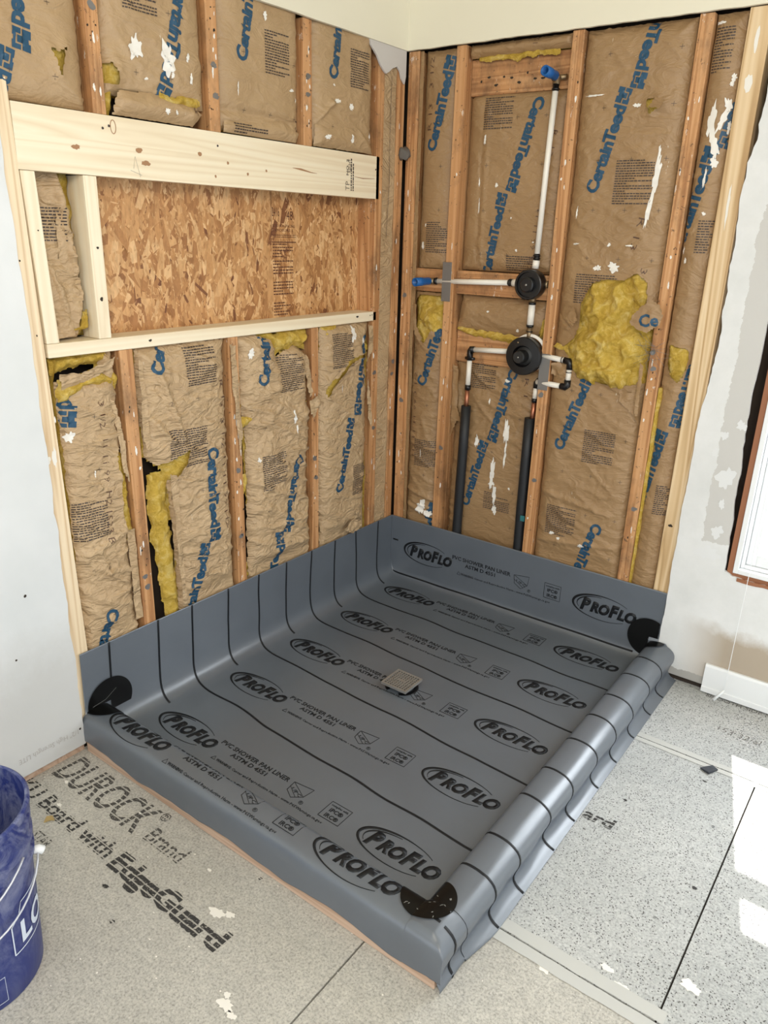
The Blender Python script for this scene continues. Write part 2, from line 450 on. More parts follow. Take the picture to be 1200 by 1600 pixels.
def poly(pts): # simple polygon by ear clipping through bmesh
    from mathutils.geometry import tessellate_polygon
    t = tessellate_polygon([[Vector((p[0], p[1], 0)) for p in pts]])
    return list(pts), [tuple(x) for x in t]
def xf(shape, x, y, ang=0, s=1.0):
    c, n = math.cos(ang), math.sin(ang)
    return [(x + s*(p[0]*c - p[1]*n), y + s*(p[0]*n + p[1]*c)) for p in shape[0]], shape[1]
def line(pts, w):
    v = []; f = []
    for i, p in enumerate(pts):
        q0 = pts[max(i-1, 0)]; q1 = pts[min(i+1, len(pts)-1)]
        dx, dy = q1[0]-q0[0], q1[1]-q0[1]; l = math.hypot(dx, dy) or 1
        ww = w[i] if isinstance(w, list) else w
        nx, ny = -dy/l*ww/2, dx/l*ww/2
        v += [(p[0]+nx, p[1]+ny), (p[0]-nx, p[1]-ny)]
        if i: f.append((2*i-2, 2*i-1, 2*i+1, 2*i))
    return v, f
def blob(x, y, w, h, seed, n=26, rag=0.45, ang=0.0):
    r = random.Random(seed); pts = []
    ph = [r.uniform(0, 6.28) for _ in range(4)]
    for k in range(n):
        t = 2*PI*k/n
        rr = 1 + rag*(0.35*math.sin(2*t+ph[0]) + 0.25*math.sin(3*t+ph[1]) + 0.35*math.sin(7*t+ph[2])) + r.uniform(-.14, .14)*min(1, rag*2.2)
        rr = max(rr, 0.25)
        px, py = rr*math.cos(t)*w/2, rr*math.sin(t)*h/2
        pts.append((x + px*math.cos(ang)-py*math.sin(ang), y + px*math.sin(ang)+py*math.cos(ang)))
    return poly(pts)

def wordbars(mb, surf, mi, x, y, w, h, rows, seed, th=None, ang=0.0, L=1.0):
    """rows of illegibly small print: (x,y) = upper left corner"""
    r = random.Random(seed); th = th or h/rows*0.42
    c, s_ = math.cos(ang), math.sin(ang)
    for k in range(rows):
        yy = -h*(k+.5)/rows; xx = 0.0; end = w*(1 if r.random() < .7 else r.uniform(.3, .95))
        while xx < end:
            ww = min(r.uniform(.004, .013), end-xx)
            P = []
            for (px, py) in ((xx, yy-th/2), (xx+ww, yy-th/2), (xx+ww, yy+th/2*r.uniform(.7, 1.3)), (xx, yy+th/2)):
                P.append((x+px*c-py*s_, y+px*s_+py*c))
            decal(mb, (P, [(0, 1, 2, 3)]), surf, mi, L); xx += ww + .0022

def pdist(px, py, P):
    best = 1e9; n = len(P)
    for i in range(n):
        ax, ay = P[i]; bx, by = P[(i+1) % n]
        dx, dy = bx-ax, by-ay
        t = ((px-ax)*dx+(py-ay)*dy)/((dx*dx+dy*dy) or 1e-12); t = 0 if t < 0 else 1 if t > 1 else t
        d = (px-ax-t*dx)**2+(py-ay-t*dy)**2
        if d < best: best = d
    return math.sqrt(best)
def pnear(px, py, P):
    best = 1e9; n = len(P); q = (px, py)
    for i in range(n):
        ax, ay = P[i]; bx, by = P[(i+1) % n]
        dx, dy = bx-ax, by-ay
        t = ((px-ax)*dx+(py-ay)*dy)/((dx*dx+dy*dy) or 1e-12); t = 0 if t < 0 else 1 if t > 1 else t
        d = (px-ax-t*dx)**2+(py-ay-t*dy)**2
        if d < best: best = d; q = (ax+t*dx, ay+t*dy)
    return q
def snap(a, z, outline, cuts=()):
    j = .0022*nz(a*70, z*70, 4)+.0012*nz(a*170, z*170, 4)
    if not pin(a, z, outline):
        q = pnear(a, z, outline); return q[0]+j, q[1]+j
    for C in cuts:
        if pin(a, z, C):
            q = pnear(a, z, C); return q[0]+j, q[1]+j
    return a, z
def pin(px, py, P):
    c = False; n = len(P); j = n-1
    for i in range(n):
        if (P[i][1] > py) != (P[j][1] > py) and px < (P[j][0]-P[i][0])*(py-P[i][1])/(P[j][1]-P[i][1])+P[i][0]: c = not c
        j = i
    return c
def nz(x, y, z=0.0): return noise.noise(Vector((x, y, z)))
def sdist(px, py, P): # positive inside
    d = pdist(px, py, P); return d if pin(px, py, P) else -d

# ================================================================ ROOM SHELL
def ragged(p0, p1, n, amp, seed):
    r = random.Random(seed); out = []
    dx, dy = p1[0]-p0[0], p1[1]-p0[1]; l = math.hypot(dx, dy)
    for k in range(n+1):
        t = k/n; j = amp*(nz(t*l*14, seed*3.1)*1.3 + r.uniform(-.35, .35)) if 0 < k < n else 0
        out.append((p0[0]+dx*t - dy/l*j, p0[1]+dy*t + dx/l*j))
    return out
def slab(mb, side, pts, o0, o1, mi=0):
    v, f = poly(pts); n = len(pts)
    mb.add([Wp(side, p[0], p[1], o1) for p in v] + [Wp(side, p[0], p[1], o0) for p in v],
           list(f) + [tuple(i+n for i in t)[::-1] for t in f] + [(i, (i+1) % n, (i+1) % n + n, i+n) for i in range(n)], mi)

# floor: cement boards with butt joints, their printing and a few dents
fl = MB()
G = 0.0022
def board(x0, y0, x1, y1): fl.box((x0+G, y0+G, -0.013), (x1-G, y1-G, 0.0), 0)
board(-0.10, -1.357, 1.31, 0.0); board(1.31, -1.357, 1.685, -0.43); board(1.31, -0.43, 2.6, 0.0); board(1.685, -1.357, 2.6, -0.43)
board(2.6, -1.357, 4.2, 0.0)
board(-0.013, -2.6, 1.093, -1.357); board(1.093, -2.6, 2.4, -1.357); board(2.4, -2.6, 4.2, -1.357); board(-0.013, -4.4, 4.2, -2.6)
fl.box((-0.10, -4.4, -0.06), (4.2, 0.0, -0.013), 1)
fs_ = lambda x, y: (x, y, 0.0008)
def ftext(body, x, y, w, h, mi, **k): decal(fl, place_text(body, x, y, w, h, **k), fs_, mi, 1.0)
ftext('DUROCK', 0.022, -1.652, 0.385, 0.105, 2, shear=0.12, bold=0.014, res=4)
ftext('\u00ae', 0.412, -1.612, 0.03, 0.030, 2, bold=0.01)
ftext('Brand', 0.440, -1.672, 0.140, 0.052, 2, shear=0.05, bold=0.006)
ftext('KU Board with', -0.01, -1.776, 0.432, 0.054, 3, bold=0.018, shear=0.05)
ftext('EdgeGuard', 0.443, -1.780, 0.405, 0.056, 3, bold=0.045, shear=0.05)
ftext('STAR', 0.205, -1.862, 0.068, 0.030, 2, bold=0.0)
ftext('ard', 1.325, -0.868, 0.088, 0.042, 3, bold=0.03, shear=0.1)
ftext('SMOOTH SIDE M', 1.435, -0.036, 0.215, 0.022, 2, bold=0.0)
ftext('153 32/al', 1.52, -0.215, 0.135, 0.030, 4, bold=0.0, shear=0.1)
# round fastener dents and mortar spots, each with its own shape
for (x, y, r_, s_) in [(0.771,-1.735,.026,1),(0.80,-1.72,.016,2),(0.958,-1.877,.024,3),(0.985,-1.885,.015,4),(0.945,-1.86,.012,5),
                       (1.45,-1.385,.022,6),(1.56,-1.30,.018,7),(1.60,-1.325,.02,8),(1.72,-1.23,.028,9),(1.49,-1.37,.012,10),
                       (0.16,-1.765,.012,11),(0.09,-1.70,.01,12),(0.66,-1.66,.008,13),(0.36,-1.645,.007,14)]:
    decal(fl, blob(x, y, r_*1.5, r_, s_, rag=.4), fs_, 5, 1.0)
for (x, y, r_, s_) in [(0.50,-1.85,.012,21),(0.78,-1.60,.008,22),(0.60,-1.90,.010,23),(1.40,-0.75,.008,24),(1.56,-0.52,.008,25),(1.65,-0.95,.010,26),(1.63,-0.70,.008,27),(1.60,-1.10,.007,28),(1.35,-0.93,.007,29)]:
    decal(fl, blob(x, y, r_*1.4, r_, s_, rag=.4), fs_, 6, 1.0)
r = random.Random(5)
for k in range(90):
    x, y = r.uniform(0.0, 1.7), r.uniform(-2.1, -1.4)
    decal(fl, blob(x, y, r.uniform(.002, .007), r.uniform(.0015, .004), 100+k, n=8), fs_, 5, 1.0)
for (x0, x1, y0, y1) in ((1.31, 1.70, -1.389, -1.359), (1.31, 1.70, -1.355, -1.322), (1.31, 1.70, -0.428, -0.405), (1.31, 1.70, -0.452, -0.432), (1.70, 2.5, -0.452, -0.432), (1.70, 2.5, -0.428, -0.405)):
    e1 = ragged((x0, y0), (x1, y0), 24, .0025, x0*7+y0); e2 = ragged((x1, y1), (x0, y1), 24, .0012, y1*9)
    v, f = poly(e1+e2); fl.add([(p[0], p[1], .0012) for p in v], f, 7)
tag(build('floor', fl, [CEMENT, DARK, FINK, FINKD, FINKL, PLASTER, FINKD, TAPE], fixn=False), kind='structure')

# left wall: kept drywall (primed), painted band above the cut, torn paper in the corner
wl = MB()
edge = ragged((-1.584, 0.030), (-1.586, 1.13), 60, 0.004, 3) + ragged((-1.588, 1.16), (-1.606, 2.142), 40, 0.003, 4)
slab(wl, 'L', edge + [(-4.4, 2.142), (-4.4, 0.030)], 0.0005, 0.013, 0)
top = ragged((-4.4, 2.143), (-0.012, 2.143), 60, 0.0015, 9)
slab(wl, 'L', top + [(-0.012, 2.62), (-4.4, 2.62)], 0.0005, 0.013, 1)
slab(wl, 'L', [(-0.235, 2.146), (-0.225, 2.125), (-0.19, 2.10), (-0.170, 2.075), (-0.150, 2.060), (-0.135, 2.052), (-0.118, 2.060), (-0.098, 2.074), (-0.068, 2.085), (-0.048, 2.070), (-0.040, 2.050), (-0.020, 2.035), (-0.013, 2.06), (-0.013, 2.146)], 0.002, 0.0085, 2)
ws_ = lambda a, z: (0.0137, a, z)
decal(wl, place_text('1/2" High Strength LITE', -1.603, 0.083, 0.185, 0.017, ang=PI, bold=0.0), ws_, 3, 1.0)
for (a, z, w, s_) in [(-1.596,.090,.007,1),(-1.70,.575,.008,2),(-1.75,.40,.006,3)]:
    decal(wl, blob(a, z, w, w*1.1, s_, n=10, rag=.2), ws_, 4, 1.0)
tag(build('wall_left', wl, [WALL_L, PAINT, GYP, PENCIL, DARK]), kind='structure')

# back wall: painted band, kept drywall right of the shower, window opening
wb = MB()
slab(wb, 'B', ragged((0.0, 2.1435), (1.27, 2.1435), 50, 0.0018, 12) + [(4.2, 2.1435), (4.2, 2.62), (0.0, 2.62)], 0.0005, 0.013, 1)
e = ragged((1.236, 0.022), (1.240, 0.96), 50, 0.003, 5) + ragged((1.243, 0.98), (1.262, 1.27), 18, 0.006, 6) + ragged((1.256, 1.30), (1.250, 1.68), 20, 0.006, 7) + ragged((1.254, 1.70), (1.290, 2.143), 22, 0.006, 8)
L_ = e + [(1.40, 2.143)] + ragged((1.400, 2.0), (1.386, 1.05), 40, 0.003, 14) + ragged((1.387, 1.03), (1.409, 0.50), 24, 0.004, 15)
slab(wb, 'B', L_ + ragged((1.409, 0.470), (1.43, 0.461), 5, 0.003, 16) + ragged((1.435, 0.458), (1.62, 0.445), 20, 0.006, 17) + [(4.2, 0.445), (4.2, 0.022)], 0.0005, 0.013, 0)
slab(wb, 'B', [(1.401, 1.86), (4.2, 1.86), (4.2, 2.143), (1.401, 2.143)], 0.0005, 0.013, 0)
slab(wb, 'B', [(2.56, 0.446), (4.2, 0.446), (4.2, 1.8595), (2.56, 1.8595)], 0.0005, 0.013, 0)
bs_ = lambda a, z: (a, -0.0137, z)
for (a, z, w, h, s_) in [(1.357,.79,.05,.075,1),(1.362,.60,.035,.045,2),(1.345,.52,.07,.05,3),(1.33,.93,.02,.03,4),(1.36,.70,.02,.03,5),(1.31,.87,.02,.025,6),(1.48,.452,.03,.010,7),(1.545,.447,.04,.012,8),(1.375,.97,.03,.03,9)]:
    decal(wb, blob(a, z, w, h, s_, rag=.45), bs_, 2, 1.0)
decal(wb, blob(1.252, .112, .012, .012, 31, n=10, rag=.2), bs_, 3, 1.0)
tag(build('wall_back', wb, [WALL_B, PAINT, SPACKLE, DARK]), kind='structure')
# exterior sheathing seen between the studs
sh = MB()
sh.box((-0.115, -4.4, -0.06), (-0.0895, 0.10, 2.62)); tag(build('wall_left_sheathing', sh, DARK), kind='structure')
sh = MB()
sh.box((-0.0890, 0.0895, -0.06), (1.405, 0.115, 2.62)); sh.box((1.405, 0.0895, -0.06), (4.2, 0.115, 0.44)); sh.box((1.405, 0.0895, 1.87), (4.2, 0.115, 2.62)); sh.box((2.57, 0.0895, 0.44), (4.2, 0.115, 1.87))
tag(build('wall_back_sheathing', sh, DARK), kind='structure')
cl = MB(); cl.box((-0.10, -4.4, 2.62), (4.2, 0.10, 2.70)); tag(build('ceiling', cl, PAINT), kind='structure')
# baseboard under the window
bb = MB()
prof = [(0.0132, 0.006), (0.0132, 0.112), (0.022, 0.112), (0.0265, 0.104), (0.028, 0.030), (0.0285, 0.026), (0.031, 0.024), (0.032, 0.006)]
n = len(prof); vs_ = []
for k, a in enumerate((1.412, 2.6)):
    vs_ += [Wp('B', a, q[1], q[0]) for q in prof]
bb.add(vs_, [(i, (i+1) % n, (i+1) % n + n, i+n) for i in range(n)] + [tuple(range(n)), tuple(range(n, 2*n))[::-1]])
tag(build('baseboard_back', bb, VINYL), kind='structure')

q = MB(); q.box((-0.088, -4.4, 0.0005), (-0.002, -1.582, 0.0285)); tag(build('trim_2', q, CURB), kind='structure')
q = MB(); q.box((1.255, 0.002, 0.0005), (4.2, 0.088, 0.0205)); tag(build('trim_3', q, DARK), kind='structure')
# ---------------------------------------------------------------- window
wn = thing('window_1', (1.42, 0.0, 0.46), None, None); wn['kind'] = 'structure'
def ring(mb, a0, a1, z0, z1, w, o0, o1, wz=None):
    wz = wz or w
    wbox(mb, 'B', a0, a0+w, z0, z1, o0, o1); wbox(mb, 'B', a1-w, a1, z0, z1, o0, o1)
    wbox(mb, 'B', a0+w, a1-w, z0, z0+wz, o0, o1); wbox(mb, 'B', a0+w, a1-w, z1-wz, z1, o0, o1)
q = MB(); ring(q, 1.415, 2.56, 0.450, 1.858, 0.018, -0.088, 0.004); tag(build('rough_jamb', q, BROWN, wn, bevel=.001))
q = MB(); ring(q, 1.434, 2.54, 0.470, 1.838, 0.016, -0.085, 0.010); ring(q, 1.451, 2.523, 0.487, 1.821, 0.012, -0.085, -0.012)
build('window_frame', q, VINYL, wn, bevel=.0015)
q = MB(); ring(q, 1.464, 2.510, 0.500, 1.345, 0.030, -0.050, -0.022, 0.040); low_sash = build('lower_sash', q, VINYL, wn, bevel=.0015)
q = MB(); ring(q, 1.464, 2.510, 1.375, 1.808, 0.030, -0.080, -0.053, 0.075); up_sash = build('upper_sash', q, VINYL, wn, bevel=.0015)
glass, nt, b = mat('window_glass')
tr = nt.nodes.new('ShaderNodeBsdfTransparent'); gl = nt.nodes.new('ShaderNodeBsdfGlossy'); gl.inputs['Roughness'].default_value = 0.02
mx = nt.nodes.new('ShaderNodeMixShader'); mx.inputs[0].default_value = 0.07
nt.links.new(tr.outputs[0], mx.inputs[1]); nt.links.new(gl.outputs[0], mx.inputs[2])
nt.links.new(mx.outputs[0], nt.nodes['Material Output'].inputs[0])
q = MB(); wbox(q, 'B', 1.490, 2.484, 0.536, 1.310, -0.038, -0.034); build('lower_glass', q, glass, wn).parent = low_sash
q = MB(); wbox(q, 'B', 1.490, 2.484, 1.445, 1.772, -0.069, -0.065); build('upper_glass', q, glass, wn).parent = up_sash
q = MB(); slab(q, 'B', ragged((1.452, 0.446), (2.5, 0.438), 50, .003, 41) + ragged((2.5, 0.452), (1.452, 0.4575), 30, .002, 42), 0.0134, 0.017)
tag(build('trim_1', q, BROWN), kind='structure')
# raised blind with its pull cord
bl = thing('window_blind', (2.0, -0.04, 1.49), 'white window blind with a long pull cord ending in a small tassel over the baseboard', 'blind')
q = MB(); wbox(q, 'B', 1.43, 2.55, 1.87, 1.91, 0.016, 0.06); build('headrail', q, VINYL, bl, bevel=.002)
q = MB()
for k in range(34): wbox(q, 'B', 1.44, 2.54, 1.49+k*0.0112, 1.4955+k*0.0112, 0.018+(k % 3)*.001, 0.052)
build('slat_stack', q, VINYL, bl)
q = MB(); q.tube([(1.4935, -0.060, 1.885), (1.4935, -0.060, 1.0), (1.4930, -0.060, 0.50), (1.4925, -0.060, 0.052)], 0.0011, 6); build('pull_cord', q, VINYL, bl)
q = MB(); q.tube([(1.4925, -0.060, 0.054), (1.485, -0.066, 0.042), (1.468, -0.080, 0.016)], [0.0030, 0.0050, 0.0056], 12); build('cord_tassel', q, VINYL, bl, smooth=True)

# ================================================================ FRAMING
def stick(name, side, a0, a1, z0, z1, mt, label, cat, o0=-0.089, o1=0.0, slant=(0, 0), group=None, bev=0.002, extra=None):
    q = MB(); wbox(q, side, a0, a1, z0, z1, o0, o1, 0, slant)
    mats = [mt]
    if extra: mats += extra(q)
    o = build(name, q, mats, bevel=bev); return tag(o, label, cat, group)
def marks(side, items, o=0.0006):
    """items: (a, z, w, h, seed, slot)"""
    def fn(q):
        for (a, z, w, h, s_, sl) in items: decal(q, blob(a, z, w, h, s_, n=14, rag=.35), lambda x, y: Wp(side, x, y, o), sl, 1.0)
        return [PLASTER, DARK, STEEL]
    return fn
NAIL = 2
r = random.Random(8)
def studmarks(side, a, z0, z1, seed, nw=5, nd_=6):
    r = random.Random(seed); it = []
    for k in range(nw): it.append((a+r.uniform(-.013, .013), r.uniform(z0+.05, z1-.05), r.uniform(.003, .008), r.uniform(.008, .03), seed*10+k, 1))
    for k in range(nd_): it.append((a+r.uniform(-.014, .014), r.uniform(z0+.05, z1-.05), r.uniform(.003, .006), r.uniform(.003, .009), seed*20+k, 2))
    for k in range(2): it.append((a+r.uniform(-.006, .006), r.uniform(z0+.05, z1-.05), .022, r.uniform(.012, .02), seed*30+k, 3))
    return marks(side, it)
SG = 'wall studs'
# left wall
stick('wall_stud', 'L', -1.580, -1.527, 0.02, 2.142, NEW[2], 'new pale pine stud at the edge of the white drywall on the left wall', 'stud', slant=(-0.036, -0.038), group=SG, o0=-0.085,
      extra=marks('L', [(-1.560, .93, .012, .055, 1, 1), (-1.579, .925, .016, .02, 2, 1), (-1.545, 1.03, .004, .02, 3, 1), (-1.584, 1.43, .004, .005, 4, 2), (-1.565, 1.25, .004, .005, 5, 2)]))
stick('jack_stud', 'L', -1.5405, -1.505, 1.226, 1.634, CREAMZ, 'short pale stud left of the narrow paper-lined bay under the header board', 'stud', slant=(-0.013, -0.012), o0=-0.080, group=SG,
      extra=marks('L', [(-1.527, 1.50, .004, .004, 4, 2)]))
stick('cripple_stud', 'L', -1.388, -1.350, 1.226, 1.634, CREAMZ, 'short pale stud along the left edge of the exposed strand board', 'stud', group=SG,
      extra=marks('L', [(-1.367, 1.46, .007, .007, 4, 2), (-1.370, 1.33, .010, .010, 6, 2)]))
def header_extra(q):
    s = lambda x, y: Wp('L', x, y, 0.0007)
    for (a, z, w, h, sd) in [(-1.401,1.697,.022,.012,1),(-1.214,1.706,.022,.012,2),(-1.194,1.676,.026,.014,3),(-1.006,1.715,.014,.012,4),(-.95,1.66,.008,.008,5),(-.90,1.70,.008,.01,7),(-.82,1.675,.008,.01,8),(-.74,1.69,.008,.008,9)]:
        decal(q, blob(a, z, w, h, sd, n=14, rag=.3), s, 2, 1.0)
    decal(q, line([(-1.288+.008*math.cos(t*PI/8), 1.754+.016*math.sin(t*PI/8)) for t in range(17)], .0022), s, 2, 1.0)
    for (a, z) in [(-1.319,1.748),(-.937,1.743),(-.174,1.735),(-1.30,1.755)]: decal(q, blob(a, z, .007, .007, 3, n=10, rag=.2), s, 1, 1.0)
    decal(q, line([(-.62,1.708),(-.58,1.706),(-.53,1.700),(-.50,1.699)], [.001,.006,.003,.001]), s, 2, 1.0)
    decal(q, line([(-.30,1.703),(-.25,1.700),(-.21,1.702),(-.18,1.703)], [.001,.003,.002,.001]), s, 2, 1.0)
    decal(q, line([(-1.235,1.66),(-1.228,1.69),(-1.215,1.64)], .0012), s, 3, 1.0); decal(q, line([(-1.245,1.655),(-1.21,1.645)], .0012), s, 3, 1.0)
    decal(q, place_text('TP', -.338, 1.655, .030, .024, ang=PI/2, bold=-.01), s, 1, 1.0)
    decal(q, place_text('NO. 2', -.338, 1.705, .052, .012, ang=PI/2, bold=.02), s, 1, 1.0)
    decal(q, place_text('KD-HT', -.326, 1.715, .042, .010, ang=PI/2, bold=.01), s, 1, 1.0)
    wordbars(q, s, 1, -.322, 1.655, .105, .022, 2, 4, .006, ang=PI/2)
    return [DKINK, simple('pine_knot', (0.36, 0.19, 0.09), 0.6), simple('pencil_mark', (0.40, 0.36, 0.30), 0.7)]
stick('header_board', 'L', -1.557, -0.153, 1.635, 1.779, CREAM, 'wide pale header board with a lumber grade stamp spanning over the strand board', 'board', o0=-0.037, o1=0.0, extra=header_extra)
stick('sill_board', 'L', -1.541, -0.150, 1.190, 1.2255, CREAM, 'long pale sill board under the exposed strand board', 'board',
      extra=marks('L', [(-1.225, 1.208, .010, .008, 1, 2), (-.19, 1.212, .005, .005, 2, 2), (-.178, 1.213, .005, .005, 3, 2), (-.27, 1.212, .014, .008, 4, 2)]))
stick('wall_stud', 'L', -1.341, -1.303, 1.7795, 2.142, OLD[2], 'aged orange stud above the header, leftmost of its row', 'stud', extra=studmarks('L', -1.322, 1.78, 2.14, 1), group=SG)
stick('wall_stud', 'L', -0.961, -0.921, 1.7795, 2.142, OLD[2], 'aged orange stud above the header, second from the left', 'stud', extra=studmarks('L', -.941, 1.78, 2.14, 2), group=SG)
stick('wall_stud', 'L', -0.563, -0.523, 1.7795, 2.142, OLD[2], 'aged orange stud above the header, third from the left', 'stud', extra=studmarks('L', -.543, 1.78, 2.14, 3), group=SG)
stick('wall_stud', 'L', -0.171, -0.131, 0.02, 2.142, OLD[2], 'full-height aged stud closing the right end of the strand board opening', 'stud', extra=studmarks('L', -.151, .4, 2.0, 4, 8), group=SG)
stick('wall_stud', 'L', -1.330, -1.287, 0.02, 1.1895, OLD[2], 'brown aged stud below the sill board, leftmost, beside leaking yellow fiberglass', 'stud', extra=studmarks('L', -1.308, .4, 1.1, 5), group=SG)
stick('wall_stud', 'L', -0.926, -0.887, 0.02, 1.1895, OLD[2], 'rough scarred stud below the sill board, second from the left', 'stud', extra=studmarks('L', -.905, .4, 1.1, 6, 12, 10), group=SG)
stick('wall_stud', 'L', -0.532, -0.495, 0.02, 1.1895, OLD[2], 'narrow aged stud below the sill board, third from the left', 'stud', extra=studmarks('L', -.513, .4, 1.1, 7, 4, 8), group=SG)
stick('wall_stud', 'L', -0.050, -0.0035, 0.02, 2.142, OLD[2], 'reddish corner stud on the left side of the room corner', 'stud', extra=studmarks('L', -.027, .4, 2.0, 8, 10), group=SG, o1=-0.001)
# back wall
stick('wall_stud', 'B', 0.010, 0.058, 0.02, 2.142, OLD[2], 'reddish corner stud on the right side of the room corner', 'stud', extra=studmarks('B', .034, .4, 2.0, 9, 10), group=SG)
stick('wall_stud', 'B', 0.216, 0.256, 0.02, 2.142, OLD[2], 'aged orange stud left of the shower valves with a steel plate on it', 'stud', extra=studmarks('B', .236, .4, 2.05, 10, 6), group=SG)
stick('wall_stud', 'B', 0.652, 0.692, 0.02, 2.142, OLD[2], 'aged stud right of the shower valves with a steel plate on it', 'stud', extra=studmarks('B', .672, .4, 2.05, 11, 9), group=SG)
stick('wall_stud', 'B', 1.047, 1.089, 0.02, 2.142, OLD[2], 'aged stud right of the big torn patch of yellow fiberglass', 'stud', extra=studmarks('B', 1.068, .4, 2.05, 12, 10), group=SG)
stick('wall_stud', 'B', 1.184, 1.247, 0.02, 2.142, GRAINY, 'new pale stud with strong grain beside the white back wall', 'stud', group=SG,
      extra=marks('B', [(1.206, .58, .014, .012, 3, 2), (1.212, 1.95, .02, .05, 4, 1), (1.214, 1.62, .008, .11, 5, 1), (1.215, 2.06, .012, .06, 6, 1)]))
BG = 'blocking between the studs'
stick('blocking', 'B', 0.060, 0.214, 1.303, 1.389, OLD[0], 'wood blocking behind the blue tub spout cap in the corner bay', 'blocking', o0=-0.06, o1=-0.020, group=BG)
stick('blocking', 'B', 0.258, 0.650, 1.303, 1.389, OLD[0], 'wood blocking behind the small diverter valve', 'blocking', o0=-0.06, o1=-0.020, group=BG)
stick('blocking', 'B', 0.258, 0.650, 1.040, 1.165, OLD[0], 'dark recessed blocking behind the large mixing valve', 'blocking', o0=-0.089, o1=-0.050, group=BG)
stick('blocking', 'B', 0.258, 0.650, 1.985, 2.100, OLD[0], 'knotty blocking behind the shower arm cap near the top', 'blocking', o0=-0.080, o1=-0.042, group=BG,
      extra=marks('B', [(.30+.03*k, 2.03+.015*math.sin(k*2.3), .008+.004*(k % 3), .008, k, 2) for k in range(9)], -0.0414))
def plate(a0, a1, z0, z1, label):
    q = MB(); wbox(q, 'B', a0, a1, z0, z1, 0.0012, 0.0032)
    for (a, z) in ((a0+.008, z0+.010), (a1-.008, z1-.010)): q.lathe(Wp('B', a, z, 0.003), (0, -1, 0), [(0.003, 0), (0.003, .0012), (0.0, .0016)], 10)
    return tag(build('nail_plate', q, STEEL, bevel=.0006), label, 'plate', 'steel nail plates')
plate(0.206, 0.246, 1.272, 1.418, 'grey steel nail plate on the stud left of the diverter valve')
plate(0.650, 0.690, 0.985, 1.118, 'grey steel nail plate on the stud right of the large mixing valve')

# strand board behind the opening: real overlapping wood strands
def flake_mat():
    mt, nt, b = mat('osb_strands'); rnd = nd(nt, 'ShaderNodeNewGeometry').outputs['Random Per Island']
    col = ramp(nt, rnd, [(0.0, (0.16, 0.055, 0.022)), (0.06, (0.34, 0.15, 0.05)), (0.4, (0.50, 0.255, 0.095)), (0.75, (0.60, 0.34, 0.145)), (1.0, (0.72, 0.46, 0.23))])
    co = world_co(nt)
    n = noise_n(nt, mapping(nt, co, (1, 1, .35)), 90, 4, .7)
    col = mix(nt, 0.55, col, ramp(nt, n, [(.3, (.55, .5, .45)), (.6, (1.1, 1.1, 1.1))]), 'MULTIPLY')
    nt.links.new(col, b.inputs['Base Color']); b.inputs['Roughness'].default_value = 0.6
    bump(nt, b, n, .3, .001); return mt
osb = thing('strand_board', (-0.088, -0.76, 1.17), 'exposed orange strand board panel framed by pale lumber on the left wall', 'panel')
q = MB(); q.box((-0.0889, -1.349, 1.17), (-0.0835, -0.1715, 1.70)); build('board_core', q, simple('osb_core', (.30, .13, .04), .7), osb)
q = MB(); r = random.Random(77)
for k in range(5200):
    a, z = r.uniform(-1.36, -.16), r.uniform(1.165, 1.69)
    big = k < 3000 or r.random() < .12
    l = r.uniform(.035, .11) if big else r.uniform(.008, .03); w = l*r.uniform(.12, .38) if big else l*r.uniform(.12, .4)
    t = r.gauss(PI/2, .48); c, s = math.cos(t), math.sin(t)
    o = -0.0834 + 0.0012*k/5200
    P = [(-l/2*r.uniform(.7, 1), -w/2*r.uniform(.5, 1)), (0, -w/2*r.uniform(.8, 1.1)), (l/2*r.uniform(.7, 1), -w/2*r.uniform(.2, 1)), (l/2, w/2*r.uniform(.2, 1)), (0, w/2*r.uniform(.8, 1.1)), (-l/2, w/2*r.uniform(.3, 1))]
    tx, tz = r.uniform(-.0008, .0008), r.uniform(-.0008, .0008)
    vs_ = []
    for (x, y) in P:
        A, Z = a + x*c - y*s, z + x*s + y*c
        vs_.append((o + tx*x/l + tz*y/l, min(max(A, -1.349), -.1715), min(max(Z, 1.17), 1.70)))
    q.add(vs_, [(0, 1, 2, 3, 4, 5)], 0)
s = lambda x, y: Wp('L', x, y, -0.0817)
def osbt(t, z, w, h, a=-.636, bold=0.0): decal(q, place_text(t, a, z, w, h, bold=bold), s, 1, 1.0)
decal(q, line([(-.640, 1.66), (-.640, 1.50)], .0016), s, 1, 1.0)
for kk, (t, z, w, h) in enumerate([('24/16', 1.575, .035, .030), ('48', 1.565, .03, .03), ('SIZED FOR SPACING', 1.53, .11, .009), ('EXPOSURE 1', 1.516, .10, .009)]):
    osbt(t, z, w, h, a=-.636 + (.07 if kk == 1 else 0))
for z in (1.50, 1.494, 1.476, 1.478): decal(q, line([(-.640, z), (-.52, z)], .0015), s, 1, 1.0)
for z0 in (1.235, 1.305, 1.375, 1.43):
    wordbars(q, s, 1, -.636, z0+.045, .10, .05, 5, int(z0*1000), .004)
build('wood_strands', q, [flake_mat(), simple('stamp_brown', (.10, .035, .02), .7)], osb, fixn=False)

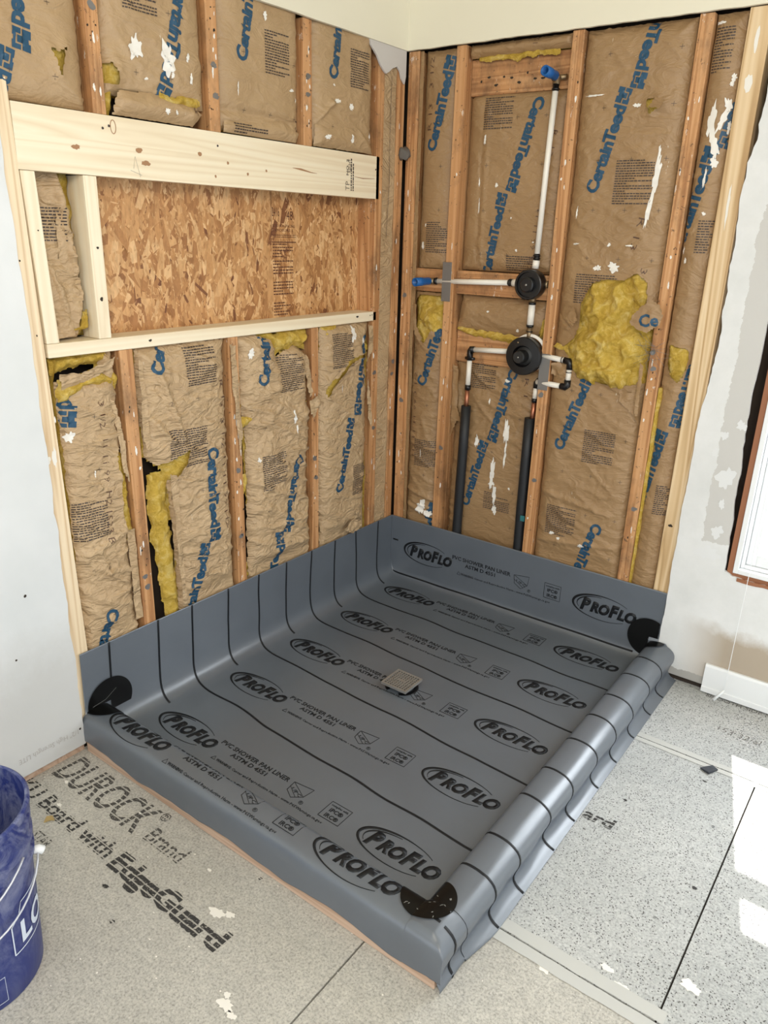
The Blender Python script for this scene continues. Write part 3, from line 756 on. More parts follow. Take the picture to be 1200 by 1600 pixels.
# ================================================================ INSULATION BATTS
def logo_box(x, y, h, ang):
    """interlocking squares mark: x,y = centre of the left side; returns solid pieces and outline path"""
    s = h; sh = []
    # two solid halves split by a stepped pale line, with a notch above and below
    A = [(0, .54), (.34, .54), (.34, .26), (.68, .26), (.68, .54), (1, .54), (1, 1), (.62, 1), (.62, .88), (.40, .88), (.40, 1), (0, 1)]
    B = [(0, .46), (.26, .46), (.26, .18), (.76, .18), (.76, .46), (1, .46), (1, 0), (.62, 0), (.62, .06), (.40, .06), (.40, 0), (0, 0)]
    C = [(.35, .5), (.35, .27), (.67, .27), (.67, .5)]
    for P in (A, B): sh.append(xf(poly([(p[0]*s, (p[1]-.5)*s) for p in P]), x, y, ang))
    return sh
def brand_text(mb, surf, a, z, deg, length, mi):
    ang = math.radians(deg); h = length*0.128
    for (t_, x0_, w_, k_) in (('Certain', 0, .500, 1), ('T', .482, .122, 1), ('eed', .578, .256, 1)):
        decal(mb, place_text(t_, a+math.cos(ang)*length*x0_, z+math.sin(ang)*length*x0_, length*w_, h, ang=ang, bold=.046, res=3, space=.96), surf, mi, .010)
    bx = a + math.cos(ang)*length*.850; bz = z + math.sin(ang)*length*.850
    for sh in logo_box(bx, bz, length*.140, ang): decal(mb, sh, surf, mi, .010)

def smooth(x): x = 0 if x < 0 else 1 if x > 1 else x; return x*x*(3-2*x)

def batt(name, side, outline, label, base=-0.016, bulge=0.014, crk=1.0, horiz=1.0, cuts=(), brands=(), prints=(), stamps=(), spots=(), puffs=(), folds=(), step=0.006, seed=1, cat='insulation', group='kraft-faced insulation batts', fall=0.022, back=True, flaps=(), crosses=True, deep=0.07, cap=None, sides=False):
    a0 = min(p[0] for p in outline); a1 = max(p[0] for p in outline); z0 = min(p[1] for p in outline); z1 = max(p[1] for p in outline)
    sd = seed*11.37
    base -= .007; bulge += .005
    def surf_o(a, z):
        d = pdist(a, z, outline)
        o = base + bulge*(1-math.exp(-d/fall))
        # long soft billows, then sharper creases
        o += 0.0055*crk*nz(a*5+sd, z*4.0, sd)
        wa = a + .02*nz(a*9, z*9, sd+4); wz_ = z + .02*nz(a*9+7, z*9, sd)
        r1 = 1-abs(nz(wa*9*horiz*.6+sd, wz_*15+wa*6, 2.0))*2.6; r1 = r1 if r1 > 0 else 0
        r2 = 1-abs(nz(wa*26+sd, wz_*34-wa*12, 5.0))*2.8; r2 = r2 if r2 > 0 else 0
        o += crk*(0.0060*r1**3 + 0.0026*r2**2 + 0.0010*nz(a*75, z*75, sd))
        if z0 < .4:
            k = smooth((.40-z)/.05); o = o*(1-k) + min(o, -.006)*k
        for (fa, fz, fb, fy, amp, wd) in folds:
            dx, dy = fb-fa, fy-fz; l2 = dx*dx+dy*dy
            t = ((a-fa)*dx+(z-fz)*dy)/l2; t = 0 if t < 0 else 1 if t > 1 else t
            dd = math.hypot(a-fa-t*dx, z-fz-t*dy)
            if dd < wd*3: o += amp*math.exp(-(dd/wd)**2)
        if cap is not None and o > cap: o = cap + .15*(o-cap)
        for C in cuts:
            dd = pdist(a, z, C)
            if dd < .05: o += .007*math.exp(-dd/.012)
        return o
    def surf(a, z, off=0.0015):
        if not pin(a, z, outline): return None
        for C in cuts:
            if pin(a, z, C): return None
        return Wp(side, a, z, surf_o(a, z)+off)
    root = thing(name, Wp(side, (a0+a1)/2, z0, base), label, cat, group)
    q = MB(); na = max(2, int((a1-a0)/step)); nzz = max(2, int((z1-z0)/step))
    idx = {}; vs = []
    def vid(i, j):
        if (i, j) not in idx:
            a, z = snap(a0+(a1-a0)*i/na, z0+(z1-z0)*j/nzz, outline, cuts)
            idx[(i, j)] = len(vs); vs.append(Wp(side, a, z, surf_o(a, z)))
        return idx[(i, j)]
    fs = []
    for i in range(na):
        for j in range(nzz):
            a = a0+(a1-a0)*(i+.5)/na; z = z0+(z1-z0)*(j+.5)/nzz
            if not pin(a, z, outline): continue
            if any(pin(a, z, C) for C in cuts): continue
            fs.append((vid(i, j), vid(i+1, j), vid(i+1, j+1), vid(i, j+1)))
    q.add(vs, fs, 0)
    for b_ in brands: brand_text(q, surf, b_[0], b_[1], b_[2], b_[3], 1)
    for k, p in enumerate(prints):
        w, h = (p[2], p[3]) if len(p) > 2 else (.105, .118)
        wordbars(q, surf, 2, p[0]-w/2, p[1]+h/2, w, h, max(3, int(h/.0072)), seed*100+k, .0034, L=.012)
    for (t, a, z, w, h, deg) in stamps:
        decal(q, place_text(t, a, z, w, h, ang=math.radians(deg), bold=-.012, res=1), surf, 3, .012)
    for k, sp in enumerate(spots):
        decal(q, blob(sp[0], sp[1], sp[2], sp[3], seed*50+k, n=34, rag=.5, ang=sp[4] if len(sp) > 4 else 0), lambda a, z: surf(a, z, .0022), 4, .008)
    if crosses:
        z = z0+.06
        while z < z1-.03:
            for a in (a0+.09, a0+.20, a0+.31):
                if a < a1-.03:
                    decal(q, line([(a-.007, z), (a+.007, z)], .0010), surf, 2, .02); decal(q, line([(a, z-.007), (a, z+.007)], .0010), surf, 2, .02)
            z += .152
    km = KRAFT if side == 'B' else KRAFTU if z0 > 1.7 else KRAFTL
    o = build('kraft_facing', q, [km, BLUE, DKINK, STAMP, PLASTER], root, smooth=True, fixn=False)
    # fiberglass body behind the paper
    if back:
        q = MB(); st = .016; na = max(2, int((a1-a0)/st)); nzz = max(2, int((z1-z0)/st))
        vs = []; fs = []; ok = {}
        for j in range(nzz+1):
            for i in range(na+1):
                a = a0+.004+(a1-a0-.008)*i/na; z = z0+.004+(z1-z0-.008)*j/nzz
                vs.append(Wp(side, a, z, surf_o(a, z)-.011+.006*nz(a*30, z*30, 5)))
        W_ = na+1
        for j in range(nzz):
            for i in range(na):
                a = a0+(a1-a0)*(i+.5)/na; z = z0+(z1-z0)*(j+.5)/nzz
                if pin(a, z, outline): fs.append((j*W_+i, j*W_+i+1, (j+1)*W_+i+1, (j+1)*W_+i))
        # sides down to the sheathing
        n0 = len(vs)
        bo = max(base-deep, -.088)
        per = [(i, 0) for i in range(na+1)] + [(na, j) for j in range(1, nzz+1)] + [(i, nzz) for i in range(na-1, -1, -1)] + [(0, j) for j in range(nzz-1, 0, -1)]
        if len(outline) == 4 or sides:
            for (i, j) in per:
                a = a0+.004+(a1-a0-.008)*i/na; z = z0+.004+(z1-z0-.008)*j/nzz
                vs.append(Wp(side, a, z, bo))
            for k in range(len(per)):
                k2 = (k+1) % len(per); i, j = per[k]; i2, j2 = per[k2]
                fs.append((j*W_+i, j2*W_+i2, n0+k2, n0+k))
        q.add(vs, fs, 0); build('fiberglass', q, FIBER, root, smooth=True)
    for k, (P, amp, bo, rnd) in enumerate(puffs):
        puff(side, P, amp, bo, seed*7+k, root, rnd)
    for f in flaps: f(root)
    return root, surf_o

def puff(side, P, amp, bo, seed, root, rnd=.03, step=.0045, name='exposed_fiberglass'):
    q = MB(); a0 = min(p[0] for p in P)-.02; a1 = max(p[0] for p in P)+.02; z0 = min(p[1] for p in P)-.02; z1 = max(p[1] for p in P)+.02
    na = int((a1-a0)/step); nn = int((z1-z0)/step); idx = {}; vs = []; fs = []
    def dd(a, z):
        return sdist(a+.012*nz(a*28, z*28, seed), z+.012*nz(a*28+5, z*28, seed), P) + .004*nz(a*90, z*90, seed)
    def O(a, z, d):
        if d <= 0: return bo
        t = 1-math.exp(-d/rnd)
        lump = .55+.45*(1-abs(nz(a*11, z*11, seed))*2.6)
        r2 = 1-abs(nz(a*30+2, z*26, seed+2))*2.6
        r3 = 1-abs(nz(a*75, z*60, seed+9))*2.4
        return bo + amp*t*lump + t*(.010*r2*min(1, amp/.04)*(.5 if amp < .03 else 1) + (.0045 if amp > .035 else .0025)*r3 + .002*nz(a*170, z*170))
    for i in range(na+1):
        for j in range(nn+1):
            a = a0+(a1-a0)*i/na; z = z0+(z1-z0)*j/nn
            d = dd(a, z)
            if d > -step*1.3:
                if d < 0: # pull rim vertices in to the outline
                    e = .003; gx = (dd(a+e, z)-dd(a-e, z))/(2*e); gz = (dd(a, z+e)-dd(a, z-e))/(2*e); g = gx*gx+gz*gz+.2
                    a2, z2 = a-d*gx/g, z-d*gz/g
                else: a2, z2 = a, z
                idx[(i, j)] = len(vs); vs.append(Wp(side, a2, z2, O(a, z, d)))
    for i in range(na):
        for j in range(nn):
            k = [(i, j), (i+1, j), (i+1, j+1), (i, j+1)]
            if all(x in idx for x in k): fs.append(tuple(idx[x] for x in k))
    q.add(vs, fs, 0); return build(name, q, FIBER, root, smooth=True, fixn=False)

def rect(a0, a1, z0, z1): return [(a0, z0), (a1, z0), (a1, z1), (a0, z1)]
def flap(side, P, o_fn, extra=None, name='paper_flap', st=.006):
    def fn(root):
        q = MB(); a0 = min(p[0] for p in P); a1 = max(p[0] for p in P); z0 = min(p[1] for p in P); z1 = max(p[1] for p in P)
        na = max(2, int((a1-a0)/st)); nn = max(2, int((z1-z0)/st)); idx = {}; vs = []; fs = []
        def vid(i, j):
            if (i, j) not in idx:
                a, z = snap(a0+(a1-a0)*i/na, z0+(z1-z0)*j/nn, P)
                idx[(i, j)] = len(vs); vs.append(Wp(side, a, z, o_fn(a, z)))
            return idx[(i, j)]
        for i in range(na):
            for j in range(nn):
                a = a0+(a1-a0)*(i+.5)/na; z = z0+(z1-z0)*(j+.5)/nn
                if pin(a, z, P): fs.append((vid(i, j), vid(i+1, j), vid(i+1, j+1), vid(i, j+1)))
        q.add(vs, fs, 0)
        if extra: extra(q, lambda a, z: Wp(side, a, z, o_fn(a, z)+.0015) if pin(a, z, P) else None)
        o = build(name, q, [KRAFTL if side == 'L' else KRAFT, BLUE, DKINK, STAMP, PLASTER], root, smooth=True, fixn=False)
    return fn
HG = 'kraft-faced insulation batts'
# ---- left wall, above the header
batt('insulation_batt', 'L', rect(-1.64, -1.352, 1.784, 2.18), 'insulation batt above the header with a small arrow-shaped tear, leftmost in its row', crk=.5,
     brands=[(-1.468, 2.196, -99, .318), (-1.630, 1.585, 76, .315)], cuts=[[(-1.445, 1.905), (-1.424, 1.897), (-1.398, 1.913), (-1.415, 1.880), (-1.4215, 1.850), (-1.4245, 1.850), (-1.430, 1.878)]], seed=1, base=-.020, bulge=.024)
batt('insulation_batt', 'L', rect(-1.296, -0.968, 1.83, 2.18), 'insulation batt above the header with large white plaster splats and blue print', crk=.9,
     brands=[(-1.037, 2.133, -106, .322)], prints=[(-1.183, 2.085)], cuts=[[(-1.299, 1.896), (-1.275, 1.900), (-1.260, 1.878), (-1.257, 1.855), (-1.279, 1.852), (-1.302, 1.860)]],
     spots=[(-1.205, 1.945, .034, .055), (-1.105, 1.935, .045, .07), (-1.028, 1.90, .008, .03), (-1.175, 1.88, .012, .006), (-1.04, 1.95, .01, .02), (-1.09, 1.90, .01, .012)], seed=2, base=-.022, bulge=.03)
batt('insulation_batt', 'L', rect(-0.914, -0.572, 1.79, 2.18), 'smooth insulation batt above the header with upright blue print, between two aged studs', crk=.45,
     brands=[(-0.835, 1.979, 78, .312)], prints=[(-0.684, 2.019)], stamps=[('R 13', -.575, 1.90, .09, .022, -98)], spots=[(-.85, 1.905, .005, .03), (-.735, 2.11, .014, .02), (-.62, 1.93, .02, .008), (-.60, 1.905, .006, .012)], seed=3, base=-.02, bulge=.024,
     folds=[(-.90, 1.845, -.60, 1.838, -.010, .010)])
batt('insulation_batt', 'L', rect(-0.516, -0.185, 1.79, 2.18), 'insulation batt above the header under the torn corner drywall paper', crk=.7,
     brands=[(-0.424, 1.994, 80, .312)], prints=[(-0.28, 2.04)], spots=[(-.40, 1.93, .03, .014), (-.33, 1.92, .02, .022), (-.42, 1.975, .012, .006), (-.22, 1.84, .006, .03)], seed=4, base=-.02, bulge=.026,
     folds=[(-.50, 1.86, -.43, 1.92, .010, .008), (-.43, 1.92, -.30, 1.90, .008, .010)])
# folded batt ends resting on the header
batt('insulation_batt', 'L', [(-1.285, 1.784), (-1.02, 1.783), (-0.985, 1.817), (-1.013, 1.836), (-1.163, 1.850), (-1.262, 1.842)], 'folded lower flap of insulation bulging over the left part of the header with yellow edges', crk=.6, seed=5, base=.0, bulge=.022, crosses=False, back=False,
     spots=[(-1.12, 1.81, .012, .014), (-1.09, 1.81, .008, .012)], stamps=[('R', -1.02, 1.825, .016, .018, -20)],
     puffs=[([(-1.30, 1.785), (-1.272, 1.782), (-1.262, 1.80), (-1.272, 1.845), (-1.298, 1.86)], .022, -.03, .012), ([(-1.14, 1.838), (-1.03, 1.826), (-.985, 1.842), (-1.0, 1.858), (-1.08, 1.852), (-1.13, 1.856)], .022, -.005, .01)])
batt('insulation_batt', 'L', [(-0.908, 1.783), (-0.594, 1.783), (-0.580, 1.812), (-0.65, 1.842), (-0.779, 1.824), (-0.905, 1.816)], 'low folded insulation flap on the header below the smooth batt', crk=.6, seed=6, base=.0, bulge=.014, crosses=False, back=False, prints=[(-.80, 1.80, .14, .03)])
batt('insulation_batt', 'L', [(-0.512, 1.783), (-0.197, 1.784), (-0.222, 1.838), (-0.262, 1.858), (-0.35, 1.868), (-0.505, 1.850)], 'folded insulation flap at the right end of the header beside the full-height stud', crk=.9, seed=7, base=.0, bulge=.018, crosses=False, back=False,
     spots=[(-.46, 1.815, .028, .012), (-.33, 1.82, .016, .022)])
# ---- narrow bay beside the strand board
batt('insulation_batt', 'L', rect(-1.515, -1.39, 1.228, 1.640), 'crumpled insulation strip in the narrow bay left of the strand board', crk=1.8, seed=8, base=-.06, bulge=.012, crosses=False, prints=[(-1.462, 1.515, .07, .085)], deep=.03,
     cuts=[[(-1.436, 1.64), (-1.389, 1.64), (-1.389, 1.228), (-1.42, 1.228), (-1.405, 1.40), (-1.41, 1.52)], [(-1.52, 1.42), (-1.492, 1.33), (-1.475, 1.23), (-1.52, 1.23)]],
     folds=[(-1.44, 1.63, -1.41, 1.40, .018, .010), (-1.50, 1.44, -1.45, 1.30, .02, .012)],
     flaps=[flap('L', [(-1.44, 1.62), (-1.425, 1.60), (-1.405, 1.45), (-1.398, 1.34), (-1.412, 1.28), (-1.43, 1.24), (-1.445, 1.26), (-1.452, 1.40), (-1.45, 1.52)], lambda a, z: -.046+.10*(a+1.45)+.012*nz(a*40, z*14)),
            flap('L', [(-1.512, 1.47), (-1.47, 1.40), (-1.445, 1.30), (-1.43, 1.235), (-1.51, 1.232)], lambda a, z: -.034+.014*nz(a*30, z*22, 4)-.3*max(0, a+1.46))],
     puffs=[([(-1.515, 1.40), (-1.50, 1.36), (-1.488, 1.29), (-1.485, 1.24), (-1.515, 1.24)], .03, -.05, .01), ([(-1.45, 1.245), (-1.40, 1.25), (-1.392, 1.30), (-1.405, 1.29), (-1.42, 1.26)], .03, -.04, .01)])
# ---- left wall, below the sill
batt('insulation_batt', 'L', [(-1.524, .20), (-1.345, .20), (-1.345, 1.187), (-1.385, 1.187), (-1.392, 1.135), (-1.524, 1.125)], 'wrinkled batt below the sill at the left end with a dot-matrix code and blue square', sides=True, crk=1.5, seed=9, base=-.018, bulge=.026,
     brands=[(-1.471, 1.314, -97, .318), (-1.436, 0.428, -107, .320)], prints=[(-1.472, .725, .10, .12)], stamps=[('3 1/2  11 11 99  H2 1523 B', -1.405, 1.058, .42, .020, -92)],
     spots=[(-1.508, .975, .022, .028), (-1.45, .86, .004, .02)], folds=[(-1.50, .62, -1.36, .66, .010, .008), (-1.46, .62, -1.44, .55, .010, .008), (-1.44, .55, -1.35, .53, .008, .008)],
     cuts=[[(-1.374, .90), (-1.345, .92), (-1.345, .62), (-1.362, .63), (-1.368, .74), (-1.362, .82)]],
     flaps=[flap('L', [(-1.372, 1.06), (-1.358, 1.05), (-1.338, .93), (-1.335, .80), (-1.352, .84), (-1.362, .97)], lambda a, z: -.002+.006*nz(a*50, z*20)),
            flap('L', [(-1.364, .66), (-1.338, .66), (-1.336, .36), (-1.362, .36)], lambda a, z: .004+.004*nz(a*50, z*20)),
            flap('L', [(-1.526, 1.150), (-1.46, 1.145), (-1.39, 1.168), (-1.362, 1.180), (-1.366, 1.150), (-1.44, 1.118), (-1.52, 1.105)], lambda a, z: .012+.3*(z-1.14)+.008*nz(a*40, z*40))],
     puffs=[([(-1.528, 1.075), (-1.525, 1.125), (-1.46, 1.13), (-1.43, 1.145), (-1.38, 1.135), (-1.352, 1.115), (-1.36, 1.095), (-1.42, 1.105), (-1.46, 1.09), (-1.50, 1.072)], .030, -.012, .014),
            ([(-1.53, 1.145), (-1.53, 1.19), (-1.36, 1.19), (-1.375, 1.16), (-1.45, 1.155)], .030, -.028, .014),
            ([(-1.37, 1.19), (-1.355, 1.165), (-1.335, 1.12), (-1.34, 1.09), (-1.355, 1.10), (-1.365, 1.14)], .018, -.018, .01),
            ([(-1.372, .88), (-1.352, .90), (-1.338, .80), (-1.334, .64), (-1.352, .62), (-1.366, .74)], .016, -.018, .010)])
batt('insulation_batt', 'L', [(-1.175, 0.20), (-.938, 0.20), (-.938, 1.187), (-1.272, 1.187), (-1.276, 1.02), (-1.268, .86), (-1.20, .80), (-1.185, .60)], 'batt below the sill with a big diagonal rip leaking a long yellow fiberglass tongue', crk=1.5, seed=10, base=-.018, bulge=.030,
     brands=[(-1.221, 1.111, 70, .312), (-1.021, 0.850, -93, .326), (-1.166, 0.237, 73, .311)], prints=[(-1.05, 1.118, .12, .12), (-1.12, .872, .15, .13)],
     cuts=[[(-1.120, .862), (-1.135, .82), (-1.165, .79), (-1.185, .775), (-1.28, .78), (-1.28, .83), (-1.23, .835), (-1.18, .842), (-1.150, .852)]],
     folds=[(-1.21, 1.10, -1.14, .90, .018, .012), (-1.26, .99, -1.18, .90, .014, .010), (-1.14, 1.02, -1.05, .98, .008, .012)],
     stamps=[('R 13  3 1/2 11 11 99 H2', -.965, 1.06, .50, .020, -91)],
     flaps=[flap('L', [(-1.277, 1.16), (-1.262, 1.15), (-1.258, .90), (-1.27, .88), (-1.284, .93)], lambda a, z: .010+.008*nz(a*50, z*14)),
            flap('L', [(-1.198, .80), (-1.172, .79), (-1.168, .40), (-1.160, .345), (-1.182, .345), (-1.19, .50)], lambda a, z: .012+.006*nz(a*50, z*14))],
     puffs=[([(-1.125, .858), (-1.14, .82), (-1.168, .785), (-1.195, .765), (-1.205, .70), (-1.19, .62), (-1.19, .50), (-1.18, .38), (-1.185, .26), (-1.235, .26), (-1.245, .45), (-1.262, .62), (-1.27, .80), (-1.245, .805), (-1.19, .80), (-1.16, .82)], .024, -.022, .016)])
q = MB(); wbox(q, 'L', -1.268, -1.19, .10, .78, -.087, -.078)
tag(build('tar_paper_strip', q, DARK), 'narrow black strip visible behind the yellow tongue beside the leftmost lower stud', 'paper')
batt('insulation_batt', 'L', [(-.872, 0.20), (-.545, 0.20), (-.541, .90), (-.560, .95), (-.552, 1.10), (-.60, 1.137), (-.655, 1.125), (-.695, 1.10), (-.70, 1.12), (-.72, 1.165), (-.80, 1.187), (-.875, 1.187), (-.868, .93), (-.852, .86)], 'heavily crinkled batt below the sill with yellow fiberglass showing over its top edge', crk=1.9, seed=11, base=-.018, bulge=.030,
     brands=[(-0.792, 1.018, 84, .325), (-0.606, 0.737, -107, .298), (-0.762, 0.157, 84, .315)], prints=[(-.645, 1.045, .12, .13), (-.745, .705, .115, .13)],
     spots=[(-.838, 1.13, .022, .03), (-.645, .885, .010, .05), (-.63, .84, .006, .03), (-.815, .76, .012, .018)],
     flaps=[flap('L', [(-.93, 1.17), (-.905, 1.165), (-.892, 1.0), (-.886, .86), (-.90, .80), (-.918, .95)], lambda a, z: .006+.006*nz(a*50, z*14)),
            flap('L', [(-.548, .93), (-.505, .95), (-.495, .92), (-.53, .86), (-.548, .88)], lambda a, z: .010+.010*nz(a*50, z*30)),
            flap('L', [(-.57, 1.10), (-.555, 1.09), (-.53, .96), (-.548, .94), (-.566, 1.0)], lambda a, z: .004+.008*nz(a*50, z*30))],
     puffs=[([(-.79, 1.187), (-.72, 1.155), (-.70, 1.105), (-.66, 1.12), (-.60, 1.13), (-.548, 1.115), (-.540, 1.187)], .038, -.028, .02),
            ([(-.905, .885), (-.885, .918), (-.84, .918), (-.825, .905), (-.87, .88)], .02, -.010, .01),
            ([(-.89, .72), (-.87, .72), (-.865, .66), (-.885, .64)], .012, -.008, .01)])
q = MB(); slab(q, 'L', ragged((-.884, .20), (-.884, .84), 40, .004, 61) + ragged((-.868, .84), (-.862, .20), 40, .006, 62), -.087, -.050)
tag(build('tar_paper_strip', q, DARK), 'ragged black strip showing in the gap right of the rough scarred stud', 'paper')
batt('insulation_batt', 'L', [(-.470, 0.20), (-.200, 0.20), (-.196, .50), (-.188, .80), (-.192, .99), (-.20, 1.09), (-.178, 1.187), (-.480, 1.187), (-.484, .90)], 'batt below the sill nearest the corner with a jagged diagonal rip across its upper print', sides=True, crk=1.1, seed=12, base=-.016, bulge=.028,
     brands=[(-0.389, 0.532, 75, .306), (-0.215, 1.141, -101, .319)], prints=[(-.365, 1.095, .125, .13), (-.245, .56, .105, .13)],
     cuts=[[(-.462, .955), (-.45, .925), (-.425, .965), (-.40, .985), (-.345, 1.018), (-.325, 1.04), (-.26, 1.055), (-.20, 1.06), (-.192, 1.075), (-.26, 1.066), (-.335, 1.052), (-.355, 1.028), (-.40, .995), (-.432, .99)], [(-.225, 1.12), (-.20, 1.105), (-.193, 1.075), (-.215, 1.08)]],
     spots=[(-.30, 1.15, .028, .05), (-.24, 1.12, .008, .03), (-.375, .95, .004, .035)],
     flaps=[flap('L', [(-.205, 1.18), (-.175, 1.17), (-.17, 1.09), (-.195, 1.06), (-.22, .99), (-.21, 1.05)], lambda a, z: .006+.010*nz(a*40, z*20)),
            flap('L', [(-.196, .97), (-.178, .86), (-.172, .78), (-.178, .76), (-.192, .80), (-.20, .90)], lambda a, z: .004+.3*(a+.19)),
            flap('L', [(-.36, .36), (-.32, .40), (-.27, .385), (-.24, .345), (-.30, .33)], lambda a, z: .020+.010*nz(a*60, z*60))],
     puffs=[([(-.475, .962), (-.46, .92), (-.43, .955), (-.412, .985), (-.44, .99)], .022, -.016, .01), ([(-.225, 1.12), (-.198, 1.105), (-.19, 1.07), (-.215, 1.075)], .02, -.012, .01),
            ([(-.475, 1.187), (-.46, 1.15), (-.40, 1.155), (-.375, 1.187)], .022, -.012, .012)])
q = MB(); slab(q, 'L', ragged((-.494, .45), (-.494, 1.17), 40, .002, 63) + ragged((-.468, 1.17), (-.462, .45), 40, .004, 64), -.060, -.035)
tag(build('fiberglass_sliver', q, simple('dark_fiberglass', (.14, .11, .03), .95)), 'dark yellow-green fiberglass sliver showing right of the narrow lower stud', 'insulation')  # sliver coloured much darker than the other fiberglass
# paper flanges in the corner
def strip(side, a0, a1, z0, z1, o, seed, label, amp=.003, seams=()):
    q = MB(); N = 200; M_ = 6; vs = []; fs = []
    for j in range(N+1):
        z = z0+(z1-z0)*j/N
        for i in range(M_+1):
            a = a0+(a1-a0)*i/M_ + .004*nz(z*5, seed, i*.2)+.002*nz(z*25, seed)
            vs.append(Wp(side, a, z, o+amp*nz(a*30, z*9, seed)+.004*(i % 2)*nz(z*12, seed+3)))
    for j in range(N):
        for i in range(M_): fs.append((j*(M_+1)+i, j*(M_+1)+i+1, (j+1)*(M_+1)+i+1, (j+1)*(M_+1)+i))
    q.add(vs, fs, 0)
    for s_ in seams: decal(q, line(s_, .002), lambda a, z: Wp(side, a, z, o+.005), 1, 1.0)
    tag(build('kraft_paper_strip', q, [KRAFTL if side == 'L' else KRAFT, DKINK], smooth=True, fixn=False), label, 'paper')
strip('L', -.129, -.053, .30, 2.10, -.004, 3, 'long narrow kraft paper strip between the full-height stud and the corner stud', seams=[[(-.09, 2.05), (-.093, 1.85), (-.088, 1.70), (-.10, 1.5)]])
strip('B', .060, .076, .32, 2.14, -.004, 5, 'thin kraft paper edge running up the right side of the corner stud')
# ---- back wall
batt('insulation_batt', 'B', rect(.078, .212, 1.392, 2.139), 'tall insulation batt in the corner bay above the tub spout blocking', crk=.35, seed=21, base=-.018, bulge=.014,
     brands=[(0.120, 1.810, 77, .318)], prints=[(.165, 1.506, .10, .115)], stamps=[('R 13   3 1/2', .108, 1.88, .24, .020, 90)],
     spots=[(.10, 1.475, .012, .03), (.11, 1.55, .006, .012)])
batt('insulation_batt', 'B', rect(.070, .213, .18, 1.300), 'insulation batt in the corner bay with a round yellow tuft under the blue cap', crk=.9, seed=22, base=-.018, bulge=.016,
     brands=[(0.125, 0.930, 74, .318), (.115, .02, 75, .42)], prints=[(.160, .64, .105, .12)], stamps=[('H2 11 11 99 3 1/2', .098, .62, .36, .016, 90)],
     cuts=[[(.078, 1.255), (.10, 1.29), (.213, 1.29), (.213, 1.17), (.165, 1.155), (.13, 1.10), (.10, 1.12), (.085, 1.18)]],
     spots=[(.155, .40, .04, .06), (.19, .375, .03, .03), (.14, .64, .004, .03)],
     folds=[(.07, .47, .21, .44, .010, .008), (.08, .40, .21, .36, .010, .010)],
     puffs=[([(.092, 1.245), (.125, 1.275), (.17, 1.280), (.212, 1.262), (.213, 1.165), (.185, 1.140), (.155, 1.135), (.115, 1.165), (.090, 1.20)], .040, -.022, .028),
            ([(.10, 1.16), (.125, 1.135), (.16, 1.10), (.15, 1.085), (.12, 1.09)], .014, -.016, .01)],
     flaps=[flap('B', [(.078, 1.27), (.092, 1.25), (.092, 1.17), (.125, 1.12), (.11, 1.10), (.085, 1.14), (.074, 1.20)], lambda a, z: .002+.008*nz(a*40, z*20))])
batt('insulation_batt', 'B', rect(.262, .648, 2.100, 2.141), 'strip of kraft-faced insulation above the top blocking with a yellow lower edge', crk=.6, seed=23, base=-.02, bulge=.020, crosses=False, fall=.01,
     stamps=[('12', .52, 2.12, .02, .018, 90)], puffs=[([(.30, 2.090), (.42, 2.084), (.60, 2.088), (.60, 2.104), (.30, 2.104)], .012, -.024, .008)])
batt('insulation_batt', 'B', [(.262, 1.392), (.648, 1.392), (.648, 1.984), (.58, 1.986), (.40, 1.992), (.285, 1.990), (.262, 1.98)], 'tall insulation batt behind the white riser pipe with two opposing blue prints', crk=.5, seed=24, base=-.046, bulge=.020, cap=-.026, deep=.03,
     brands=[(0.544, 1.966, -106, .313), (0.372, 1.372, 79, .300)], prints=[(.385, 1.925, .115, .105), (.52, 1.425, .12, .055)], stamps=[('R  13    3 1/2   11 11 99  H2', .610, 1.86, .46, .019, -97)],
     spots=[(.34, 1.84, .01, .03), (.40, 1.69, .010, .016), (.33, 1.62, .005, .06), (.47, 1.58, .006, .006), (.325, 1.70, .004, .03), (.50, 1.47, .010, .008), (.565, 1.50, .006, .006)],
     folds=[(.345, 1.96, .350, 1.42, .003, .006), (.325, 1.96, .330, 1.42, -.003, .006)])
batt('insulation_batt', 'B', [(.256, 1.172), (.45, 1.158), (.60, 1.162), (.640, 1.20), (.648, 1.298), (.275, 1.300)], 'short folded batt between the two blockings with a layered yellow lower edge', crk=.7, seed=25, base=-.046, bulge=.022, cap=-.024, crosses=False, fall=.03, back=False,
     spots=[(.53, 1.185, .010, .014), (.40, 1.245, .012, .006)],
     puffs=[([(.26, 1.166), (.35, 1.148), (.47, 1.138), (.57, 1.140), (.60, 1.162), (.45, 1.166), (.27, 1.180)], .018, -.044, .008), ([(.61, 1.16), (.64, 1.18), (.650, 1.26), (.628, 1.22)], .02, -.045, .01)])
